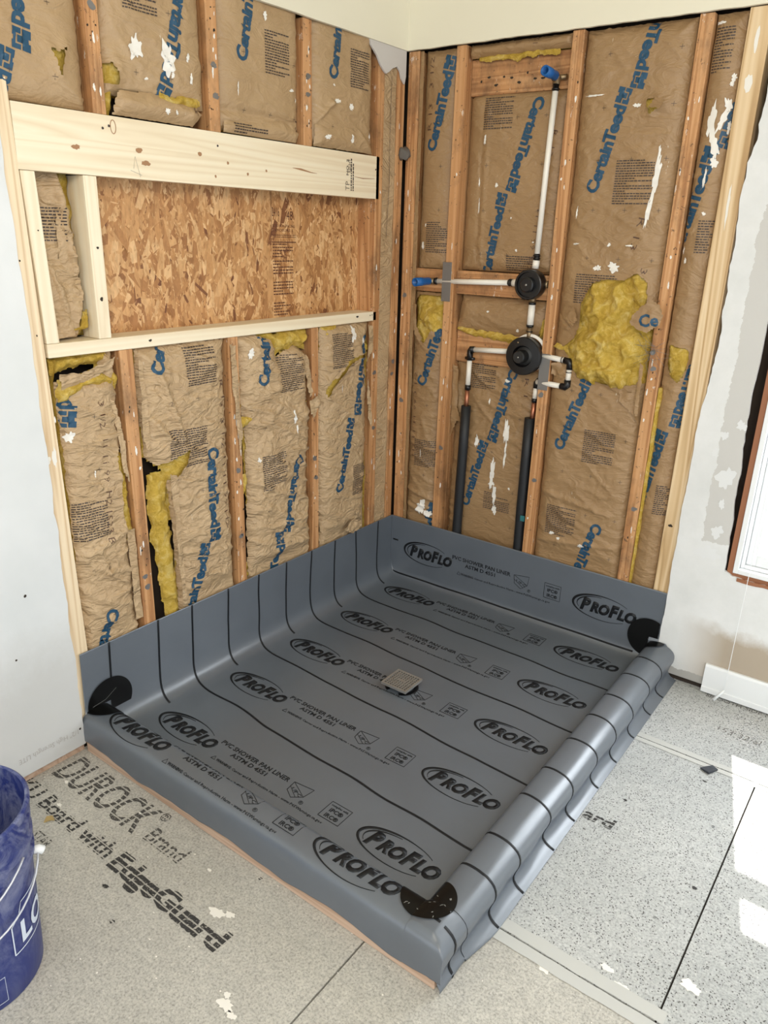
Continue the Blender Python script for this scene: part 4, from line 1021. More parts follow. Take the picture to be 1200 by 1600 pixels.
batt('insulation_batt', 'B', [(.262, .18), (.648, .18), (.648, 1.050), (.60, 1.056), (.45, 1.048), (.36, 1.056), (.285, 1.046), (.258, 1.03), (.262, .85)], 'insulation batt behind the two foam-sleeved supply pipes with long white plaster streaks', crk=1.2, seed=26, base=-.062, bulge=.018, cap=-.042, deep=.02,
     brands=[(0.527, 1.039, -104, .312), (0.348, 0.445, 76, .300)], prints=[(.388, .995, .12, .105), (.498, .49, .12, .075)], stamps=[('R 1', .585, 1.01, .07, .018, -90)],
     spots=[(.515, .79, .022, .10), (.518, .70, .010, .10), (.468, .61, .022, .11), (.485, .52, .014, .09), (.492, .455, .018, .04), (.385, .73, .014, .05), (.47, .565, .03, .012), (.43, .90, .006, .02), (.50, .99, .02, .012), (.55, .56, .008, .010)],
     folds=[(.30, .56, .60, .545, .008, .007), (.28, .36, .60, .37, .006, .008), (.27, .95, .30, .80, .012, .010)],
     flaps=[flap('B', [(.262, 1.03), (.285, 1.02), (.29, .86), (.315, .80), (.29, .80), (.262, .72)], lambda a, z: -.030+.010*nz(a*40, z*20))])
# big torn bay
def ce_text(q, s): decal(q, place_text('Ce', 1.010, 1.270, .062, .040, ang=.12, bold=.03), s, 1, .01)
batt('insulation_batt', 'B', rect(.697, 1.041, .18, 2.139), 'tall insulation batt ripped open around a huge yellow fiberglass bulge', crk=.75, seed=27, base=-.018, bulge=.022,
     brands=[(0.772, 1.662, 75, .317), (0.951, 2.271, -102, .320), (0.757, 0.777, 73, .313), (0.951, 0.518, -106, .315)],
     prints=[(.913, 1.692, .125, .135), (.83, 1.355, .15, .10), (.912, .807, .115, .125), (.80, .495, .12, .12)],
     stamps=[('R 13', .96, 1.585, .10, .024, -100), ('3 1/2', .99, 1.43, .10, .022, -100)],
     spots=[(.985, 1.70, .018, .14, -.1), (.975, 1.60, .012, .09, -.1), (.895, 1.913, .022, .012), (.83, 1.425, .024, .018), (.885, 1.43, .035, .03), (.985, 1.775, .008, .04), (.93, 1.50, .02, .006), (.86, 1.50, .01, .012), (.74, 1.50, .02, .006),
            (.77, .44, .02, .012), (.80, .425, .016, .008), (.895, .42, .02, .014), (.73, 1.60, .006, .03), (.75, 1.95, .05, .006)],
     cuts=[[(.867, 1.390), (.82, 1.375), (.79, 1.31), (.79, 1.226), (.775, 1.185), (.735, 1.150), (.77, 1.11), (.80, 1.06), (.87, 1.045), (.945, 1.035), (1.041, 1.06), (1.041, 1.25), (1.0, 1.27), (1.01, 1.33), (1.005, 1.385), (.969, 1.415), (.93, 1.39)],
           [(.922, 1.925), (.958, 1.930), (.978, 1.915), (.938, 1.886)]],
     folds=[(.72, .60, .98, .56, .008, .010), (.71, .40, 1.03, .44, .008, .010)],
     puffs=[([(.867, 1.404), (.812, 1.39), (.775, 1.313), (.781, 1.226), (.761, 1.175), (.735, 1.162), (.752, 1.1), (.784, 1.046), (.87, 1.034), (.93, 1.025), (.965, 1.040), (.99, 1.09), (1.02, 1.13), (1.036, 1.16), (1.025, 1.207), (.985, 1.25), (.985, 1.31), (.965, 1.35), (.93, 1.397)], .070, -.020, .034),
            ([(.93, 1.37), (.935, 1.41), (.969, 1.428), (1.012, 1.405), (1.022, 1.345), (1.0, 1.29), (.965, 1.32)], .045, -.018, .02),
            ([(.80, 1.10), (.80, 1.05), (.87, 1.030), (.885, 1.055), (.93, 1.025), (.975, 1.030), (.985, 1.10), (.92, 1.15), (.85, 1.14)], .060, .000, .02),
            ([(.70, 1.150), (.715, 1.168), (.745, 1.165), (.76, 1.13), (.74, 1.12)], .018, -.004, .008)],
     flaps=[flap('B', [(.985, 1.285), (1.010, 1.315), (1.040, 1.338), (1.068, 1.325), (1.084, 1.290), (1.076, 1.258), (1.04, 1.232), (1.005, 1.240), (.978, 1.258)], lambda a, z: .050-.25*max(0, a-1.045)+.006*nz(a*50, z*50), ce_text),
            flap('B', [(.935, 1.905), (.958, 1.932), (.990, 1.918), (.975, 1.895)], lambda a, z: .022+.3*(a-.935)),
            flap('B', [(.70, 1.09), (.75, 1.105), (.775, 1.05), (.73, 1.03), (.70, 1.05)], lambda a, z: .004+.016*nz(a*40, z*40, 2)),
            flap('B', [(.96, 1.045), (1.0, 1.02), (1.035, 1.10), (1.041, .92), (1.0, .96), (.965, .99)], lambda a, z: .008+.014*nz(a*30, z*20, 6)),
            flap('B', [(1.022, 1.13), (1.036, 1.12), (1.038, .94), (1.026, .95)], lambda a, z: .014+.006*nz(a*50, z*12)),
            flap('B', [(.735, 1.25), (.765, 1.30), (.785, 1.25), (.765, 1.22)], lambda a, z: .012+.2*(a-.735))])
batt('insulation_batt', 'B', rect(1.094, 1.182, .18, 2.139), 'narrow insulation batt left of the new pale stud with heavy white plaster daubs', crk=.6, seed=28, base=-.018, bulge=.014,
     brands=[(1.066, 1.475, 77, .325), (1.243, 2.086, -104, .315), (1.070, 0.595, 80, .320), (1.210, 1.217, -99, .300)],
     prints=[(1.125, 2.045, .055, .12), (1.159, 1.533, .05, .10), (1.165, .66, .06, .11)],
     spots=[(1.125, 1.86, .020, .10), (1.14, 1.80, .024, .08, .3), (1.155, 1.86, .018, .06, -.4), (1.165, 1.90, .016, .04, .3), (1.168, 1.97, .014, .02), (1.15, 1.745, .020, .03), (1.13, 1.70, .008, .05), (1.105, 2.115, .03, .008), (1.145, 1.60, .010, .010), (1.10, 1.49, .004, .02), (1.11, 1.46, .006, .02), (1.165, 1.955, .012, .012), (1.175, 1.84, .010, .03)],
     cuts=[[(1.105, 1.195), (1.165, 1.185), (1.172, 1.160), (1.165, 1.107), (1.150, 1.075), (1.125, 1.095), (1.108, 1.13)]],
     puffs=[([(1.098, 1.203), (1.172, 1.195), (1.180, 1.161), (1.168, 1.107), (1.152, 1.062), (1.12, 1.085), (1.103, 1.13)], .020, -.020, .014)])
q = MB(); r = random.Random(3)
for k in range(22):
    a, z = 1.055+r.uniform(-.02, .01), 1.16+r.uniform(-.03, .03); t = r.uniform(0, 6.28); l = r.uniform(.03, .075)
    q.tube([Wp('B', a, z, .006), Wp('B', a+l*.5*math.cos(t), z+l*.5*math.sin(t), .014+r.uniform(0, .01)), Wp('B', a+l*math.cos(t), z+l*math.sin(t), .010)], .0005, 5)
q.lathe(Wp('B', 1.055, 1.165, .001), (0, -1, 0), [(0, .006), (.006, .006), (.006, .0), (.009, .0)], 14)
tag(build('frayed_cable_tuft', q, STEEL), 'frayed grey strands around a nail on the stud right of the big fiberglass bulge', 'strands')
q = MB(); slab(q, 'B', ragged((1.0905, .22), (1.0905, 1.05), 40, .001, 71) + ragged((1.102, 1.05), (1.099, .22), 40, .004, 72), -.03, -.006)
tag(build('fiberglass_sliver', q, FIBER), 'long thin yellow fiberglass sliver down the right side of the stud by the torn bay', 'insulation')
# mud blob in the corner
q = MB(); q.lathe((0.012, -0.012, 1.80), (1, -1, .8), [(0, -.012), (.016, -.008), (.024, .002), (.018, .012), (0, .017)], 14)
for i, v in enumerate(q.v):
    q.v[i] = (v[0]+.006*nz(v[0]*60, v[2]*60), v[1], v[2]+.02*nz(v[0]*50, v[1]*50, v[2]*50))
tag(build('dried_mortar_lump', q, simple('grey_mortar', (.13, .115, .10), .9), smooth=True), 'small grey mortar lump stuck in the room corner below the torn paper', 'mortar')

# ================================================================ SHOWER PAN LINER
from bisect import bisect
def chaikin(P, n):
    for _ in range(n):
        Q = [P[0]]
        for a, b in zip(P, P[1:]):
            Q += [(a[0]*.75+b[0]*.25, a[1]*.75+b[1]*.25), (a[0]*.25+b[0]*.75, a[1]*.25+b[1]*.75)]
        Q.append(P[-1]); P = Q
    return P
class Prof:
    def __init__(s, pts, outer_p):
        P = chaikin(pts, 3); S = [0.0]
        for a, b in zip(P, P[1:]): S.append(S[-1]+math.dist(a, b))
        # the arc length is zeroed so that it equals the distance from the wall on the pan floor
        k = min(range(len(P)), key=lambda i: abs(P[i][0]-.6)); off = P[k][0]-S[k]
        s.S = [q+off for q in S]; s.P = P
        s.sw = s.at_z_first(.132); s.topz = max(q[1] for q in P if q[0] > 1.0)
        s.so = next(s.S[i] for i in range(len(P)) if P[i][0] > outer_p)
    def at_z_first(s, z):
        for i in range(len(s.P)-1):
            a, b = s.P[i], s.P[i+1]
            if a[1] >= z >= b[1] and a[0] < .3: return s.S[i]+(s.S[i+1]-s.S[i])*((a[1]-z)/((a[1]-b[1]) or 1))
        return s.S[0]
    def at_p(s, p, zmin=.1):
        for i in range(len(s.P)-1):
            if s.P[i][0] <= p <= s.P[i+1][0] and s.P[i][1] > zmin and p > 1: return s.S[i]+(s.S[i+1]-s.S[i])*(p-s.P[i][0])/((s.P[i+1][0]-s.P[i][0]) or 1)
        return s.S[-1]
    def ev(s, q):
        q = min(max(q, s.S[0]), s.S[-1]); i = min(max(bisect(s.S, q)-1, 0), len(s.S)-2)
        t = (q-s.S[i])/((s.S[i+1]-s.S[i]) or 1); a, b = s.P[i], s.P[i+1]
        p, z = a[0]+(b[0]-a[0])*t, a[1]+(b[1]-a[1])*t
        if q > s.so: return p, s.topz, z
        return p, z, 9.0
    def samples(s, big=.02):
        out = [s.S[0]]
        for i in range(1, len(s.S)):
            d = s.S[i]-out[-1]
            if d > big:
                n = int(math.ceil(d/big)); b0 = out[-1]
                out += [b0+d*k/n for k in range(1, n+1)]
            elif d > .0035 or i == len(s.S)-1: out.append(s.S[i])
        return out
PX = Prof([(.0045, .328), (.0045, .22), (.005, .15), (.010, .085), (.030, .050), (.075, .036), (.14, .033), (.6, .030), (1.12, .030), (1.17, .031), (1.194, .036), (1.197, .06), (1.198, .10), (1.203, .122), (1.222, .130), (1.25, .131), (1.277, .126), (1.300, .108), (1.304, .078), (1.292, .050), (1.288, .028), (1.300, .011), (1.322, .004)], 1.262)
PY = Prof([(.0045, .328), (.0045, .20), (.0045, .10), (.007, .060), (.024, .042), (.06, .034), (.12, .032), (.7, .029), (1.40, .029), (1.455, .030), (1.482, .035), (1.485, .06), (1.486, .10), (1.490, .120), (1.505, .1275), (1.53, .128), (1.558, .127), (1.578, .119), (1.584, .098), (1.585, .07), (1.585, .045), (1.585, .030)], 1.566)
def liner(s, t, off=0.0):
    px, zx, dx = PX.ev(s); py, zy, dy = PY.ev(t)
    zin = max(zx, zy)
    if abs(zx-zy) < .02 and zin < .14: # soft blend where two coves or curbs meet
        k = (1-abs(zx-zy)/.02); zin += .0035*k*k
    z = min(zin, dx, dy)
    x, y = px, -py
    fl_ = (1-smooth((zx-.03)/.06))*(1-smooth((zy-.03)/.06))
    z += fl_*(.0035*nz(x*3.2, y*3.2, 4)+.0020*nz(x*8, y*8, 9)) - .004*fl_*math.exp(-((x-.585)**2+(y+.72)**2)/.05)
    wx = smooth((zx-.09)/.1) if s < .3 else 0
    x += wx*(.004*abs(nz(y*3, z*5, 1))+.0012*nz(y*11, z*8, 3)+.001)
    wy = smooth((zy-.09)/.1) if t < .3 else 0
    y -= wy*(.004*abs(nz(x*3, z*5, 6))+.0012*nz(x*11, z*8, 3)+.001)
    if dx < 5: x += (.010*nz(y*3.2, 2, 1)+.005*nz(y*9, 2, 1))*smooth((.115-z)/.05)*smooth((z-.004)/.02)
    if dx < 5: x = min(x, 1.322-.021*smooth((t-1.36)/.16))
    if dy < 5:
        y -= .0015*abs(nz(x*6, z*9, 2))
        z += smooth((.09-z)/.06)*(.014*nz(x*5.5, 7, 1)+.004*nz(x*17, 7, 1)+.006*(1-smooth(x/.2)))
    if t < .25 and px > 1.2 and zin < .14: y = min(y, -.018)
    z += .003*nz(y*4, 3, 3)*(1 if (px > 1.2 and dx > 5 and zx > .1) else 0)
    if off:
        e = .004
        a = liner(s+e, t); b = liner(s-e, t); c = liner(s, t+e); d = liner(s, t-e)
        n = (Vector(a)-Vector(b)).cross(Vector(d)-Vector(c))
        if n.length > 1e-9:
            n.normalize()
            # the printed side faces the room
            x, y, z = x+n.x*off, y+n.y*off, z+n.z*off
        else: z += off
    return (x, y, z)
SXE = next(PX.S[i] for i in range(len(PX.P)) if PX.P[i][0] > 1.3015); TYE = next(PY.S[i] for i in range(len(PY.P)) if PY.P[i][0] > 1.5845)
q = MB(); SS = PX.samples(); TT = PY.samples(); idx = {}
def lv(i, j):
    if (i, j) not in idx: idx[(i, j)] = len(q.v); q.v.append(liner(SS[i], TT[j]))
    return idx[(i, j)]
for i in range(len(SS)-1):
    sm = (SS[i]+SS[i+1])/2
    for j in range(len(TT)-1):
        tm = (TT[j]+TT[j+1])/2
        if sm < PX.sw and tm < PY.sw: continue
        if sm > SXE and tm > TYE: continue
        if tm < PY.sw and PX.ev(sm)[0] > 1.236: continue
        q.f.append((lv(i, j), lv(i, j+1), lv(i+1, j+1), lv(i+1, j))); q.m.append(0)
LS = lambda s, v: liner(s, -v, .0010) if -v < PY.S[-1] and s < PX.S[-1] else None
def ink(shape, L=.018): decal(q, shape, LS, 1, L)
VT = lambda y: -PY.at_p(-y)           # on top of the near curb
v_near = VT(-1.520); v_wall = -(PY.at_z_first(.185))
def stripe(v, s0, s1, k=0.0, sref=.5, wob=.0):
    n = max(2, int((s1-s0)/.012)); pts = [(s0+(s1-s0)*i/n, v-k*(s0+(s1-s0)*i/n-sref)+wob*nz((s0+(s1-s0)*i/n)*5, v*9)) for i in range(n+1)]
    ink(line(pts, .0070), .03)
S0, S1 = PX.S[0]+.002, PX.S[-1]-.002
for v, k in ((-.277, .02), (-.572, .035), (-.875, .05), (-1.185, .055)): stripe(v, S0, S1, k, wob=.012)
for v, k in ((-.130, .03), (-.428, .035), (-.722, .045), (-1.022, .05), (-1.325, .055)):
    stripe(v, S0, .055, k); stripe(v-.02, 1.19, S1, k, 1.2, wob=.01)
stripe(-1.478, S0, -.12, .05, 0); stripe(-1.492, 1.30, S1, .0)
stripe(VT(-1.53), PX.at_p(1.245), S1, .02, 1.3)
stripe(-(PY.at_z_first(.058)), .02, 1.15, 0); stripe(-(PY.at_z_first(.215)), .006, .045, 0)
def crescent(x, y, w, h):
    a, b = w/2, h/2
    for (t0, t1, k, th) in ((38, 318, 1.0, 1.0), (95, 205, .86, .45)):
        n = 44; pts = []; ws_2 = []
        for i in range(n+1):
            d = t0+(t1-t0)*i/n; t = math.radians(d)
            pts.append((x+a*k*math.cos(t)+.02*b*math.sin(t), y+b*k*math.sin(t))); f_ = max(0, math.sin(PI*i/n))
            ws_2.append(.0012+.0085*th*f_**1.6*(.35+.65*max(0, math.cos(t-math.radians(150)))))
        ink(line(pts, ws_2), .02)
def proflo(x, v, w=.255):
    crescent(x+w*.46, v, w*.92, .100)
    ink(place_text('P', x+w*.115, v+.003, w*.165, .050, bold=.062, shear=.28, res=3), .02)
    ink(place_text('RO', x+w*.275, v-.001, w*.300, .042, bold=.062, shear=.28, res=3), .02)
    ink(place_text('F', x+w*.565, v+.003, w*.155, .050, bold=.062, shear=.28, res=3), .02)
    ink(place_text('LO', x+w*.695, v-.001, w*.285, .042, bold=.062, shear=.28, res=3), .02)
def lrow(v, first=True, up=0.0):
    proflo(.083, v); proflo(.893, v+.004)
    ink(place_text('PVC SHOWER PAN LINER', .335, v+.030, .280, .0175, bold=.012), .02)
    ink(place_text('ASTM D 4551', .400, v+.006, .145, .0165, bold=.012), .02)
    ink(line([(.362, v-.044), (.370, v-.029), (.378, v-.044), (.362, v-.044)], .0012), .03)
    ink(place_text('WARNING:', .382, v-.038, .062, .0100, bold=.012, res=1), .02)
    ink(place_text('Cancer and Reproductive Harm - www.P65Warnings.ca.gov', .449, v-.038, .348, .0095, bold=-.004, res=1), .02)
    c = .665; y = v+.012   # shield and approval box
    ink(line([(c-.034, y+.022), (c+.034, y+.030), (c+.028, y-.010), (c, y-.032), (c-.030, y-.014), (c-.034, y+.022)], .0016), .03)
    ink(line([(c-.030, y+.020), (c+.028, y-.010)], .0012), .03); ink(line([(c-.034, y+.004), (c+.010, y-.024)], .0012), .03)
    ink(place_text('UPC', c-.022, y+.000, .044, .011, ang=-.30, bold=0, res=1), .02)
    ink(place_text('\u00ae', c+.030, y-.030, .014, .014, bold=-.01, res=2), .02)
    x0, x1, y0, y1 = .768, .838, v-.022, v+.042
    ink(line([(x0, y0), (x1, y0), (x1, y1), (x0, y1), (x0, y0)], .0016), .03)
    ink(place_text('complies with', x0+.006, y1-.010, .058, .008, bold=0, res=1), .02)
    ink(place_text('IPC\u00ae', x0+.014, y1-.028, .044, .014, bold=.015), .02)
    ink(place_text('IRC\u00ae', x0+.014, y1-.050, .044, .014, bold=.015), .02)
for v in (-.139, -.440, -.741, -1.045, -1.350): lrow(v)
lrow(v_near); lrow(v_wall)
pan = build('shower_pan_liner', q, [LINER, LINK], smooth=True, fixn=False)
tag(pan, 'grey vinyl shower pan liner with black printed logos covering the shower floor and curbs', 'liner')
md = pan.modifiers.new('thickness', 'SOLIDIFY'); md.thickness = .0010; md.offset = -1.0

# curb lumber under the liner hem
q = MB(); q.box((.014, -1.5815, .0008), (1.284, -1.545, .038))
tag(build('curb_lumber', q, CURB, bevel=.002), 'pinkish curb lumber showing below the wavy hem of the grey liner', 'lumber')

# corner patches
TG = 'black round vinyl corner patches'
def dpatch(pts_fn, label, extra=None):
    q = MB(); pts_fn(q); tag(build('corner_patch', q, [PATCH, simple('scuff', (.20, .20, .19), .5)], smooth=False, fixn=False), label, 'patch', TG)
def disc(x, y, r_, n=40, a0=0, a1=360):
    P = [(x+r_*math.cos(math.radians(a0+(a1-a0)*k/n)), y+r_*math.sin(math.radians(a0+(a1-a0)*k/n))) for k in range(n+(0 if a1-a0 >= 360 else 1))]
    return poly(P)
ztop = lambda x, y: liner(PX.at_p(x) if x > 1.2 else min(x, 1.19), PY.at_p(-y) if y < -1.487 else min(-y, 1.478))[2]
def sector(x, y, r_, a0, a1, n=48):
    P = [(x, y)] + [(x+r_*math.cos(math.radians(a0+(a1-a0)*k/n)), y+r_*math.sin(math.radians(a0+(a1-a0)*k/n))) for k in range(n+1)]
    return P, [(0, k, k+1) for k in range(1, n+1)]
def near_(q):
    sf = lambda x, y: (x, y, ztop(x, y)+.0022) if (x > 1.2005 or y < -1.4875) else None
    sf0 = lambda x, y: (x, y, ztop(max(x, 1.2012) if y > -1.488 else x, y)+.0022)
    decal(q, sector(1.2015, -1.4882, .064, 180, 450), sf0, 0, .005)
    r = random.Random(4)
    for k in range(16): decal(q, blob(1.203+r.uniform(-.05, .05), -1.50+r.uniform(-.04, .05), .006, .002, k, n=8, ang=r.uniform(0, 3)), lambda x, y: (x, y, ztop(x, y)+.0026) if (x > 1.202 or y < -1.49) else None, 1, .02)
dpatch(near_, 'black round patch with a notch at the near outer corner of the liner curbs')
def left_(q):
    decal(q, sector(-1.4825, .131, .078, -90, 180), lambda a, z: (.0100, a, z), 0, .006)
    decal(q, sector(.006, -1.4875, .078, -90, 0), lambda x, y: (x, y, ztop(x, y)+.0035), 0, .005)
    decal(q, line([(-1.545, .137), (-1.50, .142), (-1.46, .165)], .0012), lambda a, z: (.0106, a, z), 1, .02)
dpatch(left_, 'black round patch where the near curb meets the left wall under the white drywall')
def back_(q):
    decal(q, sector(1.1975, .133, .078, 0, 270), lambda a, z: (a, -.0110, z) if a < 1.233 else None, 0, .004)
    decal(q, sector(1.2015, -.012, .060, -90, 0), lambda x, y: (x, y, ztop(x, y)+.0035) if y < -.016 else None, 0, .005)
dpatch(back_, 'black round patch where the right curb meets the back wall')

# floor drain
dr = thing('floor_drain', (.584, -.722, .028), 'square brushed steel drain grate in the middle of the grey shower liner', 'drain')
q = MB(); q.lathe((.584, -.722, .024), (0, 0, 1), [(.062, 0), (.062, .005), (.058, .008), (.044, .008), (.040, .003), (.040, 0)], 40); build('clamping_ring', q, BLACKP, dr, smooth=False)
q = MB(); q.lathe((.584, -.722, .028), (0, 0, 1), [(.030, 0), (.030, .022), (.026, .022), (.026, 0)], 32); build('riser_collar', q, BLACKP, dr)
q = MB(); cx, cy, hw = .584, -.722, .052; z0, z1 = .047, .056
q.box((cx-hw, cy-hw, z0), (cx+hw, cy-hw+.007, z1)); q.box((cx-hw, cy+hw-.007, z0), (cx+hw, cy+hw, z1)); q.box((cx-hw, cy-hw+.007, z0), (cx-hw+.007, cy+hw-.007, z1)); q.box((cx+hw-.007, cy-hw+.007, z0), (cx+hw, cy+hw-.007, z1))
N = 9; iw = 2*(hw-.007)
for k in range(1, N):
    p = cx-hw+.007+iw*k/N; q.box((p-.0016, cy-hw+.007, z0+.003), (p+.0016, cy+hw-.007, z1-.0010))
    p = cy-hw+.007+iw*k/N; q.box((cx-hw+.007, p-.0016, z0+.003), (cx+hw-.007, p+.0016, z1-.0012))
q.box((cx-.018, cy-.003, z0+.003), (cx+.018, cy+.003, z1-.0008))
build('grate', q, CHROME, dr)
q = MB(); q.box((cx-hw+.007, cy-hw+.007, z0), (cx+hw-.007, cy+hw-.007, z0+.002)); build('grate_pan', q, BLACKP, dr)

# ================================================================ PLUMBING
B = lambda a, z, o=0.0: Wp('B', a, z, o)
def part(parent, name, mt, fn, label=None, smooth=True):
    q = MB(); fn(q); o = build(name, q, mt, parent, smooth=False); 
    if smooth:
        for p in o.data.polygons: p.use_smooth = len(p.vertices) == 4
    if label: o['label'] = label
    return o
def crimp(q, p, d, n=2, r_=.0128):
    p, d = Vector(p), Vector(d).normalized()
    pr_ = [(0, 0), (.0105, 0)]
    for k in range(n): pr_ += [(.0105, .004+.010*k), (r_+.0008, .004+.010*k), (r_+.0008, .008+.010*k), (.0105, .008+.010*k)]
    q.lathe(p, d, pr_+[(.0105, .022), (0, .022)], 18)
def parts(parent, name, mt, fns):
    for f_ in fns: part(parent, name, mt, f_)
# riser to the shower arm
t = thing('riser_pipe', B(.594, 1.40, -.012), 'white vertical riser pipe ending in a blue cap near the top of the back wall', 'pipe')
part(t, 'pipe', WHITEP, lambda q: q.tube([B(.592, 1.462, -.012), B(.598, 1.73, -.010), B(.604, 1.985, -.012)], .0100, 16))
parts(t, 'crimp_fitting', BLACKP, [lambda q: crimp(q, B(.592, 1.440, -.012), (0, 0, 1)), lambda q: crimp(q, B(.604, 1.975, -.012), (0, 0, 1), 1)])
part(t, 'union_sleeve', WHITEP, lambda q: q.tube([B(.590, 1.412, -.012), B(.592, 1.440, -.012)], .0125, 16))
part(t, 'elbow', BRASS, lambda q: q.tube([B(.604, 1.995, -.012), B(.605, 2.015, -.014), B(.605, 2.018, .004)], .013, 14))
part(t, 'mounting_ear', BRASS, lambda q: q.tube([B(.580, 2.018, -.03), B(.632, 2.018, -.03)], .009, 10))
def blue_cap(q, p, d, L=.078):
    p, d = Vector(p), Vector(d).normalized()
    q.lathe(p, d, [(.0135, 0), (.0145, .002), (.0145, L*.45), (.0160, L*.5), (.0160, L), (.0110, L), (.0110, L*.55), (0, L*.55)], 28)
part(t, 'stub_cap', BLUEP, lambda q: blue_cap(q, B(.605, 2.018, .002), (0, -1, .04)), 'blue cap over the shower arm stub')
# tub spout
t = thing('spout_pipe', B(.33, 1.345, -.008), 'white horizontal pipe from the diverter valve to a blue cap in the corner bay', 'pipe')
part(t, 'pipe', WHITEP, lambda q: q.tube([B(.180, 1.345, -.006), B(.49, 1.357, -.006)], .0098, 16))
parts(t, 'crimp_fitting', BLACKP, [lambda q: crimp(q, B(.180, 1.345, -.006), (-1, 0, 0), 1), lambda q: crimp(q, B(.512, 1.358, -.006), (-1, 0, 0))])
part(t, 'elbow', BRASS, lambda q: q.tube([B(.165, 1.344, -.006), B(.152, 1.344, -.004), B(.150, 1.344, .010)], .013, 14))
part(t, 'stub_cap', BLUEP, lambda q: blue_cap(q, B(.150, 1.344, .010), (-.10, -1, -.02), .085), 'blue cap over the spout stub')
# diverter
t = thing('diverter_valve', B(.590, 1.355, .0), 'small round black plaster guard of the diverter valve', 'valve')
part(t, 'plaster_guard', BLACKP, lambda q: q.lathe(B(.590, 1.357, -.012), (0, -1, 0), [(0, 0), (.050, 0), (.052, .012), (.052, .048), (.049, .050), (.044, .050), (.043, .040), (.026, .040), (.026, .058), (.022, .062), (0, .062)], 40), smooth=False)
part(t, 'screw', CHROME, lambda q: q.lathe(B(.590, 1.357, .050), (0, -1, 0), [(.004, 0), (.004, .002), (0, .003)], 12))
part(t, 'inlet_port', WHITEP, lambda q: q.tube([B(.508, 1.358, -.006), B(.545, 1.358, -.006)], .0130, 16))
part(t, 'bracket', BRASS, lambda q: q.tube([B(.637, 1.360, -.01), B(.648, 1.360, -.01)], .012, 12))
# link between valves
t = thing('link_pipe', B(.590, 1.25, -.012), 'short white pipe linking the small black guard to the large black guard below it', 'pipe')
part(t, 'pipe', WHITEP, lambda q: q.tube([B(.591, 1.212, -.010), B(.592, 1.29, -.010)], .0125, 16))
parts(t, 'crimp_fitting', BLACKP, [lambda q: q.tube([B(.592, 1.286, -.010), B(.592, 1.294, -.010)], .0140, 16), lambda q: q.tube([B(.591, 1.206, -.010), B(.591, 1.214, -.010)], .0140, 16), lambda q: q.tube([B(.591, 1.188, -.010), B(.591, 1.192, -.010)], .012, 16)])
parts(t, 'crimp_end', BRASS, [lambda q: q.tube([B(.592, 1.294, -.010), B(.592, 1.315, -.010)], .0120, 16), lambda q: q.tube([B(.591, 1.150, -.012), B(.591, 1.206, -.010)], .0090, 16)])
# mixing valve
t = thing('mixing_valve', B(.585, 1.10, .0), 'large round black plaster guard of the shower mixing valve', 'valve')
part(t, 'plaster_guard', BLACKP, lambda q: q.lathe(B(.588, 1.102, -.010), (0, -1, 0), [(0, 0), (.068, 0), (.070, .008), (.070, .030), (.067, .034), (.040, .036), (.036, .028), (.036, .018)], 48), smooth=False)
part(t, 'cartridge_cap', simple('black_cartridge', (.012, .012, .012), .45), lambda q: q.lathe(B(.588, 1.102, .004), (0, -1, 0), [(.036, 0), (.034, .010), (.024, .014), (.023, .050), (.020, .054), (0, .054)], 32), smooth=False)
part(t, 'screw', CHROME, lambda q: (q.lathe(B(.588, 1.102, .058), (0, -1, 0), [(.003, 0), (.003, .002), (0, .003)], 12),))
part(t, 'screw', BRASS, lambda q: (q.lathe(B(.565, 1.150, .024), (0, -1, 0), [(.004, 0), (.004, .001), (0, .002)], 12),))
part(t, 'mounting_ring', WHITEP, lambda q: q.lathe(B(.598, 1.112, -.018), (0, -1, 0), [(.066, 0), (.070, .004), (.070, .010), (.06, .012)], 40), smooth=False)
# hot side
t = thing('supply_pipe', B(.34, .10, -.014), 'left supply pipe: white stub, copper, and a long black foam sleeve down to the liner', 'pipe', 'foam-sleeved supply pipes')
part(t, 'stub_pipe', WHITEP, lambda q: q.tube([B(.358, 1.098, -.016), B(.522, 1.108, -.016)], .0100, 16))
part(t, 'elbow', BLACKP, lambda q: q.tube([B(.360, 1.098, -.016), B(.345, 1.098, -.016), B(.342, 1.092, -.016), B(.342, 1.055, -.016)], .0125, 16))
part(t, 'elbow_ear', BLACKP, lambda q: q.tube([B(.322, 1.062, -.018), B(.362, 1.062, -.018)], .006, 12))
part(t, 'coupling', BLACKP, lambda q: q.tube([B(.342, .957, -.016), B(.342, .938, -.016)], .0122, 16))
part(t, 'riser_stub', WHITEP, lambda q: q.tube([B(.342, 1.056, -.016), B(.341, .955, -.016)], .0100, 16))
part(t, 'copper_pipe', COPPER, lambda q: q.tube([B(.341, .940, -.016), B(.340, .85, -.016)], [.0090, .0088], 16))
part(t, 'foam_sleeve', FOAM, lambda q: q.tube([B(.339, .872, -.018), B(.338, .70, -.017), B(.334, .50, -.019), B(.331, .25, -.021), B(.331, .04, -.021)], [.0195, .0200, .0200, .0200, .0200], 20))
